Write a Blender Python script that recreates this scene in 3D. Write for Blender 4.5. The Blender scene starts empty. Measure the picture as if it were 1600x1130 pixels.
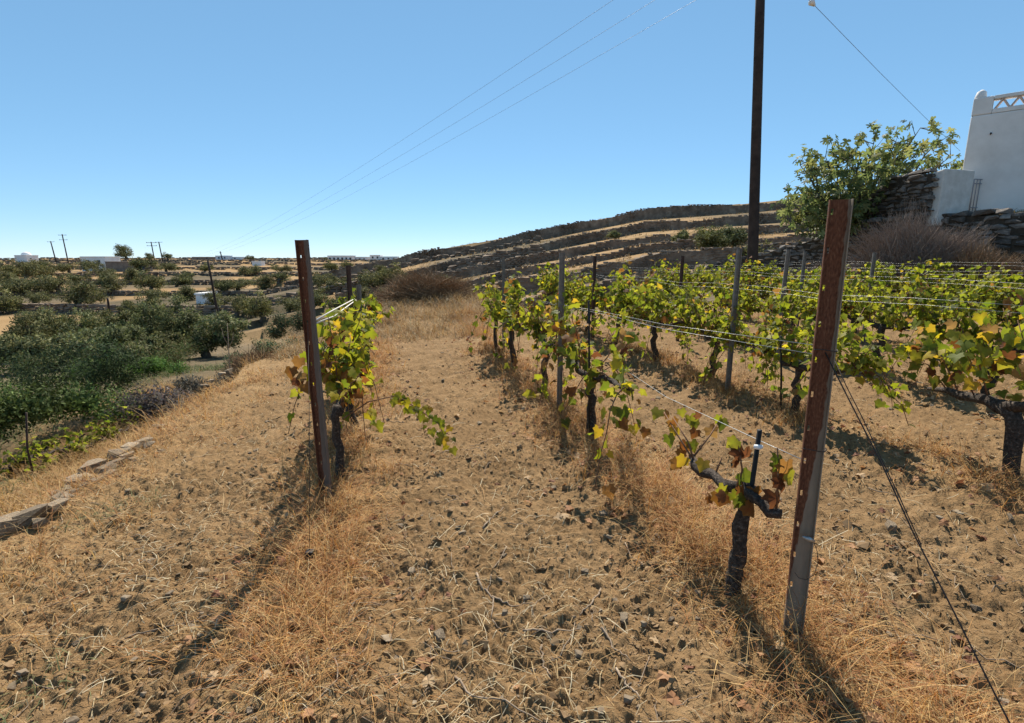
import bpy, bmesh, math, random
import numpy as np
from mathutils import Vector, Matrix, noise as mnoise

# ------------------------------------------------------------------ camera, sky, sun
sc = bpy.context.scene
F, PITCH, CAMZ = 800.0, math.atan(160 / 800.0), 1.6
cam_d = bpy.data.cameras.new('camera'); cam_d.sensor_width = 36; cam_d.lens = 18.0
cam_d.clip_start = 0.05; cam_d.clip_end = 60000
cam = bpy.data.objects.new('camera', cam_d); sc.collection.objects.link(cam)
cam.location = (0, 0, CAMZ); cam.rotation_euler = (math.pi / 2 - PITCH, 0, 0)
sc.camera = cam

SUN_EL, SUN_AZ = math.radians(50), math.radians(2.5)       # azimuth: clockwise from +Y
w = bpy.data.worlds.new('World'); sc.world = w; w.use_nodes = True
nt = w.node_tree; nt.nodes.clear()
sky = nt.nodes.new('ShaderNodeTexSky'); sky.sky_type = 'NISHITA'; sky.sun_disc = False
sky.sun_elevation = SUN_EL; sky.sun_rotation = SUN_AZ
sky.altitude = 4000; sky.air_density = 1.0; sky.dust_density = 0.0; sky.ozone_density = 10.0
bg = nt.nodes.new('ShaderNodeBackground'); bg.inputs['Strength'].default_value = 0.15
wo = nt.nodes.new('ShaderNodeOutputWorld')
gam = nt.nodes.new('ShaderNodeGamma'); gam.inputs[1].default_value = .53                    # the clear blue of the photo is flatter from horizon to zenith
hsv = nt.nodes.new('ShaderNodeHueSaturation'); hsv.inputs['Hue'].default_value = .489; hsv.inputs['Saturation'].default_value = 1.19; hsv.inputs['Value'].default_value = 1.42
nt.links.new(sky.outputs[0], gam.inputs[0]); nt.links.new(gam.outputs[0], hsv.inputs['Color']); nt.links.new(hsv.outputs[0], bg.inputs[0]); nt.links.new(bg.outputs[0], wo.inputs[0])
sun_d = bpy.data.lights.new('sun', 'SUN'); sun_d.energy = 5.0; sun_d.angle = math.radians(0.53); sun_d.color = (1.0, .92, .8)
sun = bpy.data.objects.new('sun', sun_d); sc.collection.objects.link(sun)
sdir = Vector((math.sin(SUN_AZ) * math.cos(SUN_EL), math.cos(SUN_AZ) * math.cos(SUN_EL), math.sin(SUN_EL)))
sun.rotation_euler = sdir.to_track_quat('Z', 'Y').to_euler(); sun.location = (0, 0, 30)
sc.view_settings.view_transform = 'Standard'; sc.view_settings.look = 'None'
sc.view_settings.exposure = 0.72; sc.view_settings.gamma = 1.0; sc.view_settings.use_curve_mapping = False
sc.cycles.max_bounces = 4; sc.cycles.diffuse_bounces = 3; sc.cycles.transmission_bounces = 4; sc.cycles.glossy_bounces = 2; sc.cycles.adaptive_threshold = .02
sc.cycles.use_denoising = True

rng = np.random.default_rng(11); random.seed(5)
C = sc.collection
RA = math.radians(-12.5)
DV = np.array([math.sin(RA), math.cos(RA)]); DU = np.array([math.cos(RA), -math.sin(RA)])   # along a row, across the rows
def uv2xy(u, v): return (u * DU[0] + v * DV[0], u * DU[1] + v * DV[1])
def at(px, py, y):                                        # a point seen at a photo pixel, y metres ahead
    a, b = (px - 800) / F, (565 - py) / F
    Y = math.cos(PITCH) + math.sin(PITCH) * b; Z = -math.sin(PITCH) + math.cos(PITCH) * b
    return np.array([a * y / Y, y, CAMZ + Z * y / Y])

# ------------------------------------------------------------------ noise and the lie of the land
def vn(x, y, s=0):
    x = np.asarray(x, float); y = np.asarray(y, float)
    xi = np.floor(x).astype(np.int64); yi = np.floor(y).astype(np.int64)
    fx = x - xi; fy = y - yi; fx = fx * fx * (3 - 2 * fx); fy = fy * fy * (3 - 2 * fy)
    def h(a, b):
        n = (a * 374761393 + b * 668265263 + s * 144269504) & 0xffffffff
        n = ((n ^ (n >> 13)) * 1274126177) & 0xffffffff
        return ((n ^ (n >> 16)) & 0xffff) / 65535.0
    return (h(xi, yi) * (1 - fx) + h(xi + 1, yi) * fx) * (1 - fy) + (h(xi, yi + 1) * (1 - fx) + h(xi + 1, yi + 1) * fx) * fy
def fbm(x, y, o=3, s=0):
    r = 0; a = .5; t = 0
    for k in range(o):
        r = r + a * vn(x * 2 ** k + 17.3 * k, y * 2 ** k - 9.1 * k, s + k); t += a; a *= .5
    return r / t
def sm(a, b, x): t = np.clip((x - a) / (b - a), 0, 1); return t * t * (3 - 2 * t)

HILL_Y = [30, 37, 45, 54, 64, 82]                          # terrace walls of the hill, front to back
HILL_BASE = [.10, .70, 2.12, 3.2, 4.85, 7.6]
HILL_TOP = [.55, 1.75, 2.70, 3.95, 5.75, 9.0]
def hill_wob(x, k): return 4.6 * (vn(x / 11.0, 3.7 * k, 40 + k) - .5) + 1.2 * (vn(x / 3.1, 1.7 * k, 47 + k) - .5)
def hill_s(x, y):
    d = x - .25 * y
    return np.where(d < 0, .19 * d, .07 * np.minimum(d, 25))
VAL_Y = [60, 80, 102, 130, 165, 210, 268, 340]
VAL_H = [.8, .55, .7, .8, .8, .9, 1.0, 1.2]
def val_wob(x, k): return 14 * (vn(x / 55.0, 1.3 * k, 60 + k) - .5) + 3 * (vn(x / 14.0, 2.3 * k, 80 + k) - .5)
WALL_LINE = [(14.6, 10.6), (13.3, 13.3), (12.75, 15.0), (11.9, 17.2), (10.4, 20.5), (9.2, 24.0)]   # retaining wall below the house
WALL_TOPZ = [2.65, 2.72, 2.85, 2.85, 1.9, 1.3]
def plat(x, y):
    ys = np.array([p[1] for p in WALL_LINE]); xs = np.array([p[0] for p in WALL_LINE])
    return x - np.interp(y, ys, xs), np.interp(y, ys, np.array(WALL_TOPZ))
def uv(x, y): return x * DU[0] + y * DU[1], x * DV[0] + y * DV[1]
def edge_u(v): return -2.62 + .5 * (vn(v / 1.7, 0.5, 7) - .5)
def G(x, y):
    x = np.asarray(x, float); y = np.asarray(y, float)
    u, v = uv(x, y)
    zn = np.interp(u, [-3, -.5, 1.6, 3.7, 5.7, 7.8, 10.5, 12, 13.5, 30], [-.14, -.03, 0, .09, .16, .22, .34, .6, .85, 1.0])
    zn = zn - .03 * np.clip(v - 3, 0, 9) * sm(1.6, -2.4, u)
    zn = zn + .6 * sm(10.8, 16, v) * sm(-2.2, .2, u) * sm(4.2, 2.2, u)           # weedy bank at the end of the lane
    Dl = (edge_u(v) - u) / (1 + .5 * np.clip(v - 9, 0, 30)); Df = np.maximum(0, v - 14)
    st = np.interp(Dl, [0, .22, 2.4, 4.2, 9, 12, 20], [0, -.85, -.95, -1.5, -1.85, -2.05, -2.6])
    st = st - .13 * np.clip(v - 10, 0, 40) * sm(.5, 6, Dl)
    low = zn + st - .11 * Df
    zv = np.full(x.shape, -4.5)
    for k, (yy, h) in enumerate(zip(VAL_Y, VAL_H)): zv = zv + h * sm(-.3, .3, y - yy - val_wob(x, k))
    zv = zv + .6 * (fbm(x / 60, y / 60, 2, 5) - .5) * sm(40, 80, y)
    low = np.maximum(low, zv)
    zh = np.full(x.shape, -30.0)
    prev = None
    for k in range(len(HILL_Y)):
        yk = HILL_Y[k] + hill_wob(x, k)
        nb = HILL_BASE[k + 1] if k + 1 < len(HILL_Y) else HILL_TOP[k] + 1.0
        ny = (HILL_Y[k + 1] + hill_wob(x, k + 1)) if k + 1 < len(HILL_Y) else HILL_Y[k] + 40
        t = np.clip((y - yk) / np.maximum(ny - yk, 1), 0, 1)
        zz = HILL_TOP[k] + (nb - HILL_TOP[k]) * t + hill_s(x, y)
        zh = np.where(y > yk, zz, zh)
    zh = zh - .05 * np.clip(y - 120, 0, 400)
    z = np.maximum(low, zh)
    d, tz = plat(x, y)
    tz = tz + .03 * np.clip(d, 0, 12)
    ok = (y < 27) & (y > -6) & (d > 0)
    z = np.where(ok, np.maximum(z, tz * np.where(d > 0, 1, 0) * sm(0, .15, d) + z * (1 - sm(0, .15, d))), z)
    far = np.hypot(x, y)
    return z - 30 * sm(460, 600, far)
def micro(x, y):
    r = np.hypot(x, y); f = sm(40, 8, r)
    u, v = uv(x, y); fld = .35 + .65 * sm(0, .5, u - edge_u(v))
    a = .085 * (fbm(x / .8, y / .8, 3, 1) - .5)
    wx = x + .05 * vn(x / .09, y / .09, 61); wy = y + .05 * vn(x / .09 + 7, y / .09, 62)
    cl = .5 * (fbm(wx / .19, wy / .19, 3, 2) - .5); cl = .125 * cl * (.45 + fbm(x / .9, y / .9, 2, 9)) + .02 * np.clip(fbm(wx / .07, wy / .07, 2, 16) - .55, 0, 1) * 3
    c2 = .027 * (np.abs(2 * vn(wx / .042, wy / .042, 3) - 1) - .4) * (.3 + 1.4 * fbm(x / .5, y / .5, 2, 14)) + .024 * (vn(wx / .026, wy / .026, 4) - .5) + .008 * (vn(x / .014, y / .014, 15) - .5)
    ridge = 0
    for uk in (-.5, 1.6, 3.72, 5.75, 7.8, 9.9): ridge = ridge + .05 * np.exp(-((u - uk) / .3) ** 2)
    return f * (a + fld * (cl + c2) + ridge)
def GZ(x, y): return G(x, y) + micro(np.asarray(x, float), np.asarray(y, float))
def gz(x, y): return float(GZ(np.array([x]), np.array([y]))[0])

# ------------------------------------------------------------------ mesh helpers
def mesh_np(name, V, Fa, mat=None, col=None, smooth=False, attrs=None):
    V = np.asarray(V, np.float32); Fa = np.asarray(Fa, np.int32); n, k = Fa.shape
    m = bpy.data.meshes.new(name)
    m.vertices.add(len(V)); m.vertices.foreach_set('co', V.ravel())
    m.loops.add(n * k); m.loops.foreach_set('vertex_index', Fa.ravel())
    m.polygons.add(n); m.polygons.foreach_set('loop_start', np.arange(0, n * k, k, dtype=np.int32))
    m.polygons.foreach_set('use_smooth', np.full(n, smooth))
    m.update(calc_edges=True)
    if col is not None:
        a = m.attributes.new('col', 'FLOAT_COLOR', 'POINT')
        c = np.ones((len(V), 4), np.float32); c[:, :col.shape[1]] = col
        a.data.foreach_set('color', c.ravel())
    if mat: m.materials.append(mat)
    return m
def obj(name, mesh, parent=None, loc=None):
    o = bpy.data.objects.new(name, mesh); C.objects.link(o)
    if parent is not None: o.parent = parent
    if loc is not None: o.location = loc
    return o
def tag(o, label=None, cat=None, group=None, kind=None):
    if label: o['label'] = label
    if cat: o['category'] = cat
    if group: o['group'] = group
    if kind: o['kind'] = kind
    return o
def empty(name, loc=(0, 0, 0), rz=0):
    o = bpy.data.objects.new(name, None); C.objects.link(o); o.location = tuple(loc); o.rotation_euler = (0, 0, rz)
    o.empty_display_size = .1
    return o
def copy_tree(o, parent=None):
    c = o.copy(); C.objects.link(c); c.parent = parent
    for ch in o.children: copy_tree(ch, c)
    return c
class MB:                                                  # collects quads and triangles (triangles stored as degenerate-free lists)
    def __init__(s): s.v = []; s.f = []
    def add(s, V, Fs):
        b = len(s.v); s.v += [tuple(p) for p in V]; s.f += [tuple(i + b for i in f) for f in Fs]
    def box(s, a, b):
        x0, y0, z0 = a; x1, y1, z1 = b
        s.add([(x0, y0, z0), (x1, y0, z0), (x1, y1, z0), (x0, y1, z0), (x0, y0, z1), (x1, y0, z1), (x1, y1, z1), (x0, y1, z1)],
              [(3, 2, 1, 0), (4, 5, 6, 7), (0, 1, 5, 4), (1, 2, 6, 5), (2, 3, 7, 6), (3, 0, 4, 7)])
    def tube(s, P, R, n=6): V, Q = tube(P, R, n); s.add(V, [tuple(q) for q in Q])
    def build(s, name, mat, parent=None, smooth=False, bevel=0, loc=None):
        m = bpy.data.meshes.new(name); m.from_pydata(s.v, [], s.f); m.update()
        if smooth: m.polygons.foreach_set('use_smooth', [True] * len(m.polygons))
        m.materials.append(mat); o = obj(name, m, parent, loc)
        if bevel: b = o.modifiers.new('bevel', 'BEVEL'); b.width = bevel; b.segments = 2; b.limit_method = 'ANGLE'
        return o
def tube(P, R, n=6, jit=0, rs=None):
    P = np.asarray(P, float); m = len(P); R = np.broadcast_to(np.asarray(R, float), (m,))
    T = np.gradient(P, axis=0); T /= np.linalg.norm(T, axis=1)[:, None] + 1e-9
    up = np.array([0, 0, 1.0]) if abs(T[0][2]) < .9 else np.array([1.0, 0, 0])
    N = np.cross(T[0], up); N /= np.linalg.norm(N)
    V = []; an = np.arange(n) * 2 * math.pi / n
    grain = (rs.random(n) - .5) * 2 if jit else 0                # grooves that run along the limb
    for i in range(m):
        N = N - T[i] * N.dot(T[i]); N /= np.linalg.norm(N) + 1e-9; B = np.cross(T[i], N)
        rr = R[i] * (1 + (jit * (.9 * grain + .5 * (rs.random(n) - .5) * 2) if jit else 0))
        if jit: grain = grain * .86 + .28 * (rs.random(n) - .5) * 2
        V.append(P[i] + np.outer(np.cos(an) * rr, N) + np.outer(np.sin(an) * rr, B))
    V.append(P[:1]); V.append(P[-1:])
    V = np.concatenate(V); Q = []
    for i in range(m - 1):
        for j in range(n):
            k = (j + 1) % n; Q.append((i * n + j, i * n + k, (i + 1) * n + k, (i + 1) * n + j))
    a, b = m * n, m * n + 1
    for j in range(0, n):
        k = (j + 1) % n; Q.append((a, k, j, j)); Q.append((b, (m - 1) * n + j, (m - 1) * n + k, (m - 1) * n + k))
    Q = [q if q[2] != q[3] else q[:3] for q in Q]
    return V, Q
def tube_obj(name, P, R, mat, parent=None, n=6, jit=0, rs=None, smooth=True):
    V, Q = tube(P, R, n, jit, rs)
    m = bpy.data.meshes.new(name); m.from_pydata([tuple(p) for p in V], [], Q); m.update()
    m.polygons.foreach_set('use_smooth', [smooth] * len(m.polygons)); m.materials.append(mat)
    return obj(name, m, parent)
def wiggle(p0, p1, n, amp, rs, sag=0):
    t = np.linspace(0, 1, n)[:, None]; P = np.asarray(p0) * (1 - t) + np.asarray(p1) * t
    P = P + (rs.random((n, 3)) - .5) * 2 * amp * np.sin(np.pi * np.clip(t, .08, .92)); P[:, 2] -= sag * 4 * (t * (1 - t))[:, 0]
    return P
def frames(nrm, tip):                                      # columns x, y (tip), z (normal)
    tip = tip / (np.linalg.norm(tip, axis=1)[:, None] + 1e-9)
    nrm = nrm - tip * (nrm * tip).sum(1)[:, None]; nrm = nrm / (np.linalg.norm(nrm, axis=1)[:, None] + 1e-9)
    return np.stack([np.cross(tip, nrm), tip, nrm], axis=2)
def scatter(TV, TF, pos, R, s):
    TV = np.asarray(TV, float); TF = np.asarray(TF, int); N = len(pos)
    V = np.einsum('nij,kj->nki', R, TV) * np.asarray(s).reshape(N, 1, -1) + pos[:, None, :]
    Fa = TF[None] + (np.arange(N) * len(TV))[:, None, None]
    return V.reshape(-1, 3), Fa.reshape(-1, TF.shape[1])
def rnd_unit(n, r):
    a = r.normal(size=(n, 3)); return a / np.linalg.norm(a, axis=1)[:, None]

# ------------------------------------------------------------------ materials
def new_mat(name):
    m = bpy.data.materials.new(name); m.use_nodes = True; t = m.node_tree
    p = t.nodes['Principled BSDF']; p.inputs['Specular IOR Level'].default_value = .25
    return m, t, p
def N(t, ty, **kw):
    n = t.nodes.new(ty)
    for k, v in kw.items():
        if k in n.inputs: n.inputs[k].default_value = v
        else: setattr(n, k, v)
    return n
def ramp(t, stops, src):
    r = t.nodes.new('ShaderNodeValToRGB'); e = r.color_ramp.elements
    while len(e) < len(stops): e.new(.5)
    for x, (p, c) in zip(e, stops): x.position = p; x.color = (*c, 1)
    t.links.new(src, r.inputs[0]); return r
def mixc(t, f, a, b, mode='MIX'):
    m = t.nodes.new('ShaderNodeMix'); m.data_type = 'RGBA'; m.blend_type = mode
    for s, v in ((m.inputs[0], f), (m.inputs[6], a), (m.inputs[7], b)):
        if hasattr(v, 'is_output'): t.links.new(v, s)
        else: s.default_value = v if not isinstance(v, tuple) else (*v, 1)
    return m.outputs[2]
def noise_mat(name, c1, c2, scale=8, rough=.9, bump=.3, dist=.01, detail=6, rnd=0, coords='Object', c3=None):
    m, t, p = new_mat(name)
    tc = N(t, 'ShaderNodeTexCoord'); nz = N(t, 'ShaderNodeTexNoise', Scale=scale, Detail=detail, Roughness=.65)
    t.links.new(tc.outputs[coords], nz.inputs['Vector'])
    st = [(.3, c1), (.7, c2)] if c3 is None else [(.28, c1), (.55, c2), (.75, c3)]
    out = ramp(t, st, nz.outputs[0]).outputs[0]
    if rnd:
        oi = N(t, 'ShaderNodeObjectInfo'); mr = N(t, 'ShaderNodeMapRange'); mr.inputs[3].default_value = 1 - rnd; mr.inputs[4].default_value = 1 + rnd
        t.links.new(oi.outputs['Random'], mr.inputs[0])
        hv = N(t, 'ShaderNodeHueSaturation'); t.links.new(mr.outputs[0], hv.inputs['Value']); t.links.new(out, hv.inputs['Color']); out = hv.outputs[0]
    t.links.new(out, p.inputs['Base Color']); p.inputs['Roughness'].default_value = rough
    if bump:
        b = N(t, 'ShaderNodeBump', Strength=bump, Distance=dist); t.links.new(nz.outputs[0], b.inputs['Height']); t.links.new(b.outputs[0], p.inputs['Normal'])
    return m
def leaf_mat(name, trans=.4, rough=.5, boost=1.0, spec=.3):         # colour from the leaf's own attribute, light shines through
    m, t, p = new_mat(name)
    a = N(t, 'ShaderNodeAttribute', attribute_name='col')
    nz = N(t, 'ShaderNodeTexNoise', Scale=40.0, Detail=3.0); tc = N(t, 'ShaderNodeTexCoord'); t.links.new(tc.outputs['Object'], nz.inputs['Vector'])
    hv = N(t, 'ShaderNodeHueSaturation'); mr = N(t, 'ShaderNodeMapRange'); mr.inputs[3].default_value = .7; mr.inputs[4].default_value = 1.3
    t.links.new(nz.outputs[0], mr.inputs[0]); t.links.new(mr.outputs[0], hv.inputs['Value']); t.links.new(a.outputs['Color'], hv.inputs['Color'])
    t.links.new(hv.outputs[0], p.inputs['Base Color']); p.inputs['Roughness'].default_value = rough; p.inputs['Specular IOR Level'].default_value = spec
    if trans:
        tr = N(t, 'ShaderNodeBsdfTranslucent'); mx = N(t, 'ShaderNodeMixShader'); mx.inputs[0].default_value = trans
        g = N(t, 'ShaderNodeHueSaturation', Value=boost, Saturation=1.1); t.links.new(hv.outputs[0], g.inputs['Color']); t.links.new(g.outputs[0], tr.inputs[0])
        t.links.new(p.outputs[0], mx.inputs[1]); t.links.new(tr.outputs[0], mx.inputs[2]); t.links.new(mx.outputs[0], t.nodes['Material Output'].inputs[0])
    return m
M = {}
M['bark'] = noise_mat('vine_bark', (.012, .009, .0075), (.065, .05, .039), 60, .95, 1, .012, c3=(.2, .165, .135))
M['bark_pale'] = noise_mat('olive_bark', (.05, .042, .034), (.17, .15, .12), 14, .95, .8, .02)
M['cane'] = noise_mat('cane_bark', (.12, .055, .028), (.24, .13, .07), 30, .8, .2, .003)
M['leaf'] = leaf_mat('vine_leaf', .5, .6, 1.6, .15)
M['olive'] = leaf_mat('olive_leaf', .25, .75, 1.2, .1)
M['fig'] = leaf_mat('fig_leaf', .45, .6, 1.5, .25)
M['straw'] = leaf_mat('dry_straw', .3, .75, 1.1)
M['clod'] = noise_mat('soil_clod', (.17, .104, .052), (.36, .24, .128), 9, .97, .6, .006, rnd=.25)
M['stone'] = noise_mat('field_stone', (.13, .095, .062), (.28, .215, .145), 14, .98, .8, .015, rnd=.35, c3=(.42, .34, .24))
M['stone_dark'] = noise_mat('wall_stone', (.055, .048, .042), (.15, .13, .112), 5, .92, .6, .015, rnd=.5, c3=(.27, .24, .205))
M['stone_far'] = noise_mat('terrace_stone', (.1, .073, .053), (.22, .165, .12), 1.2, .95, .5, .03, c3=(.36, .285, .21))
M['earth'] = noise_mat('wall_earth', (.03, .024, .018), (.08, .06, .042), 6, 1, .4, .02)
M['twig'] = noise_mat('dry_twig', (.17, .12, .08), (.36, .28, .2), 30, .9, .4, .003)
M['bush_twig'] = noise_mat('bush_twig', (.16, .115, .09), (.33, .25, .195), 12, .95, 0)
M['white'] = noise_mat('limewash', (.62, .585, .54), (.76, .725, .68), .9, .85, .25, .03, c3=(.82, .785, .74))
M['white_far'] = noise_mat('far_limewash', (.7, .7, .7), (.85, .84, .82), .3, .85, 0)
M['pier'] = noise_mat('rough_plaster', (.5, .47, .42), (.68, .65, .6), 4, .9, .5, .02)
M['wood_pole'] = noise_mat('tarred_pole', (.03, .02, .016), (.075, .05, .038), 3.5, .85, .5, .01)
M['wire'] = noise_mat('galvanised_wire', (.3, .3, .29), (.45, .45, .43), 40, .45, 0); M['wire'].node_tree.nodes['Principled BSDF'].inputs['Metallic'].default_value = .7
M['cable'] = noise_mat('power_cable', (.12, .13, .15), (.2, .21, .23), 4, .5, 0)
M['guy'] = noise_mat('rusty_wire', (.03, .024, .02), (.07, .05, .04), 40, .7, 0)
M['rope'] = noise_mat('pale_cord', (.5, .47, .42), (.7, .68, .62), 60, .8, .2, .002)
M['black'] = noise_mat('black_plastic', (.01, .01, .01), (.022, .021, .02), 20, .6, .1, .002)
M['tie'] = noise_mat('white_tie', (.7, .7, .68), (.85, .85, .83), 20, .6, 0)
M['gate'] = noise_mat('gate_iron', (.22, .23, .25), (.34, .35, .37), 18, .5, 0)
M['glass'] = noise_mat('dark_window', (.03, .04, .05), (.06, .07, .08), 2, .2, 0)
M['roof_far'] = noise_mat('far_stonework', (.16, .12, .095), (.3, .24, .19), .8, .9, .3, .05)
def rust_mat(name, x_top, x_low, z0, z1, zinc):                          # rust over galvanised steel, creeping down one side of the profile
    m, t, p = new_mat(name)
    tc = N(t, 'ShaderNodeTexCoord'); sx = N(t, 'ShaderNodeSeparateXYZ'); t.links.new(tc.outputs['Object'], sx.inputs[0])
    mp = N(t, 'ShaderNodeMapping'); mp.inputs['Scale'].default_value = (1, 1, .35); t.links.new(tc.outputs['Object'], mp.inputs[0])
    nz = N(t, 'ShaderNodeTexNoise', Scale=38.0, Detail=6.0); t.links.new(mp.outputs[0], nz.inputs['Vector'])
    n2 = N(t, 'ShaderNodeTexNoise', Scale=160.0, Detail=4.0); t.links.new(mp.outputs[0], n2.inputs['Vector'])
    th = N(t, 'ShaderNodeMapRange'); th.inputs[1].default_value = z0; th.inputs[2].default_value = z1; th.inputs[3].default_value = x_low; th.inputs[4].default_value = x_top
    t.links.new(sx.outputs[2], th.inputs[0])
    d = N(t, 'ShaderNodeMath', operation='SUBTRACT'); t.links.new(th.outputs[0], d.inputs[0]); t.links.new(sx.outputs[0], d.inputs[1])
    e = N(t, 'ShaderNodeMath', operation='MULTIPLY_ADD'); t.links.new(nz.outputs[0], e.inputs[0]); e.inputs[1].default_value = .03
    g = N(t, 'ShaderNodeMath', operation='SUBTRACT'); t.links.new(d.outputs[0], e.inputs[2]); t.links.new(e.outputs[0], g.inputs[0]); g.inputs[1].default_value = .015
    mr = N(t, 'ShaderNodeMapRange'); mr.inputs[1].default_value = -.002; mr.inputs[2].default_value = .002; t.links.new(g.outputs[0], mr.inputs[0])
    ru = ramp(t, [(.3, (.085, .036, .022)), (.55, (.155, .066, .037)), (.75, (.23, .115, .066))], n2.outputs[0])
    zn = ramp(t, [(.3, tuple(.75 * q for q in zinc)), (.7, zinc)], nz.outputs[0])
    t.links.new(mixc(t, mr.outputs[0], zn.outputs[0], ru.outputs[0]), p.inputs['Base Color'])
    p.inputs['Roughness'].default_value = .85; p.inputs['Specular IOR Level'].default_value = .12
    b = N(t, 'ShaderNodeBump', Strength=.4, Distance=.001); t.links.new(n2.outputs[0], b.inputs['Height']); t.links.new(b.outputs[0], p.inputs['Normal'])
    return m
M['rust_right'] = rust_mat('rusty_steel', .027, -.037, .18, 1.0, (.29, .235, .175)); M['rust_left'] = rust_mat('half_rusty_steel', .006, -.012, .2, 1.5, (.19, .15, .12))
M['post_grey'] = noise_mat('weathered_steel', (.15, .125, .105), (.29, .26, .22), 30, .7, .2, .002); M['post_dark'] = noise_mat('dark_rusty_steel', (.06, .035, .028), (.13, .08, .06), 30, .8, .2, .002)

# terrain material: bare tilled soil, straw-coloured ground and far fields by land cover
m, t, p = new_mat('ground_cover'); M['ground'] = m
tc = N(t, 'ShaderNodeTexCoord'); at_ = N(t, 'ShaderNodeAttribute', attribute_name='col'); sp = N(t, 'ShaderNodeSeparateColor'); t.links.new(at_.outputs['Color'], sp.inputs[0])
def nzz(s, d=8.0, r=.65):
    n = N(t, 'ShaderNodeTexNoise', Scale=s, Detail=d, Roughness=r); t.links.new(tc.outputs['Object'], n.inputs['Vector']); return n
n1, n2, n3, n4 = nzz(2.2), nzz(22), nzz(.12), nzz(75, 4.0)
soil = mixc(t, n4.outputs[0], ramp(t, [(.25, (0.106, 0.060, 0.026)), (.5, (0.211, 0.129, 0.060)), (.75, (0.320, 0.210, 0.105))], n2.outputs[0]).outputs[0],
            ramp(t, [(.3, (0.126, 0.074, 0.033)), (.7, (0.320, 0.210, 0.108))], n1.outputs[0]).outputs[0])
gold = mixc(t, .5, ramp(t, [(.3, (0.187, 0.108, 0.045)), (.7, (0.390, 0.256, 0.120))], n2.outputs[0]).outputs[0], ramp(t, [(.3, (0.218, 0.132, 0.058)), (.7, (0.359, 0.240, 0.120))], n3.outputs[0]).outputs[0])
scrub = mixc(t, .45, ramp(t, [(.35, (0.055, 0.048, 0.028)), (.6, (0.156, 0.116, 0.067)), (.8, (0.234, 0.176, 0.103))], n1.outputs[0]).outputs[0], ramp(t, [(.35, (0.047, 0.048, 0.026)), (.65, (0.203, 0.144, 0.086))], n3.outputs[0]).outputs[0])
c = mixc(t, sp.outputs[1], soil, gold); c = mixc(t, sp.outputs[2], c, scrub)
t.links.new(c, p.inputs['Base Color']); p.inputs['Roughness'].default_value = .97; p.inputs['Specular IOR Level'].default_value = .1
b1 = N(t, 'ShaderNodeBump', Strength=.8, Distance=.02); t.links.new(n2.outputs[0], b1.inputs['Height'])
b2 = N(t, 'ShaderNodeBump', Strength=.9, Distance=.012); t.links.new(n4.outputs[0], b2.inputs['Height']); t.links.new(b1.outputs[0], b2.inputs['Normal']); t.links.new(b2.outputs[0], p.inputs['Normal'])

# ------------------------------------------------------------------ the ground: one sheet out to the horizon
ang = np.radians(np.concatenate([np.arange(-180, -58, 4.0), np.arange(-58, 58, .165), np.arange(58, 180, 4.0)]))
rad = [.25]
while rad[-1] < 620: r_ = rad[-1]; rad.append(r_ * (1 + (.03 if r_ < .9 else (.0052 if r_ < 5 else .0075) if r_ < 13 else .015 if r_ < 120 else .02)))
rad = np.array(rad); nr, na = len(rad), len(ang)
X = rad[:, None] * np.sin(ang)[None]; Y = rad[:, None] * np.cos(ang)[None]
Z = GZ(X.ravel(), Y.ravel())
V = np.stack([X.ravel(), Y.ravel(), Z], 1); V = np.concatenate([V, [[0, 0, gz(0, 0)]]])
ii, jj = np.meshgrid(np.arange(nr - 1), np.arange(na), indexing='ij'); j2 = (jj + 1) % na
Q = np.stack([ii * na + jj, ii * na + j2, (ii + 1) * na + j2, (ii + 1) * na + jj], 2).reshape(-1, 4)[:, ::-1]
def cover(x, y):
    u, v = uv(x, y); r = np.hypot(x, y); n = fbm(x / 1.3, y / 1.3, 3, 21)
    inside = sm(0, .35, u - edge_u(v)) * sm(11.5, 10, u) * sm(14.5, 13, v)
    lane = sm(10.4, 11.6, v) * sm(3.2, 2.2, u)
    strip = 0
    for uk in (-.5, 1.6, 3.72, 5.75, 7.8, 9.9): strip = strip + np.exp(-((u - uk) / .33) ** 2)
    vg = sm(-1.2, -2.3, u)
    g = inside * np.clip(strip * .5 * n * 2 + vg * .55 + lane, 0, 1) + (1 - inside)
    big = fbm(x / 17, y / 23, 3, 31)
    s = (1 - inside) * np.where(r < 14, sm(.45, .65, big) * .4, sm(.42, .6, big))
    left = sm(-5.2, -7, u) * sm(40, 20, r); s = np.maximum(s, .85 * left)
    hl = sm(20, 32, y) * sm(.6, .3, fbm(x / 9, y / 5, 3, 35)) * sm(-.4, .1, x / np.maximum(y, 1)); s = s * (1 - .5 * hl)
    return np.stack([inside, np.clip(g, 0, 1), np.clip(s, 0, 1)], 1)
col = cover(V[:, 0], V[:, 1])
gm = mesh_np('ground', V, Q, M['ground'], col, True)
tag(obj('ground', gm), 'brown tilled soil and straw coloured terraced land', 'ground', kind='structure')
sm_, st_, spn = new_mat('sea_water'); spn.inputs['Base Color'].default_value = (.05, .12, .2, 1); spn.inputs['Roughness'].default_value = .35
mb = MB(); mb.add([(-40000, 700, -24), (40000, 700, -24), (40000, 45000, -24), (-40000, 45000, -24)], [(0, 1, 2, 3)])
tag(mb.build('sea', sm_), 'hazy blue sea on the horizon', 'sea', kind='structure')

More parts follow.
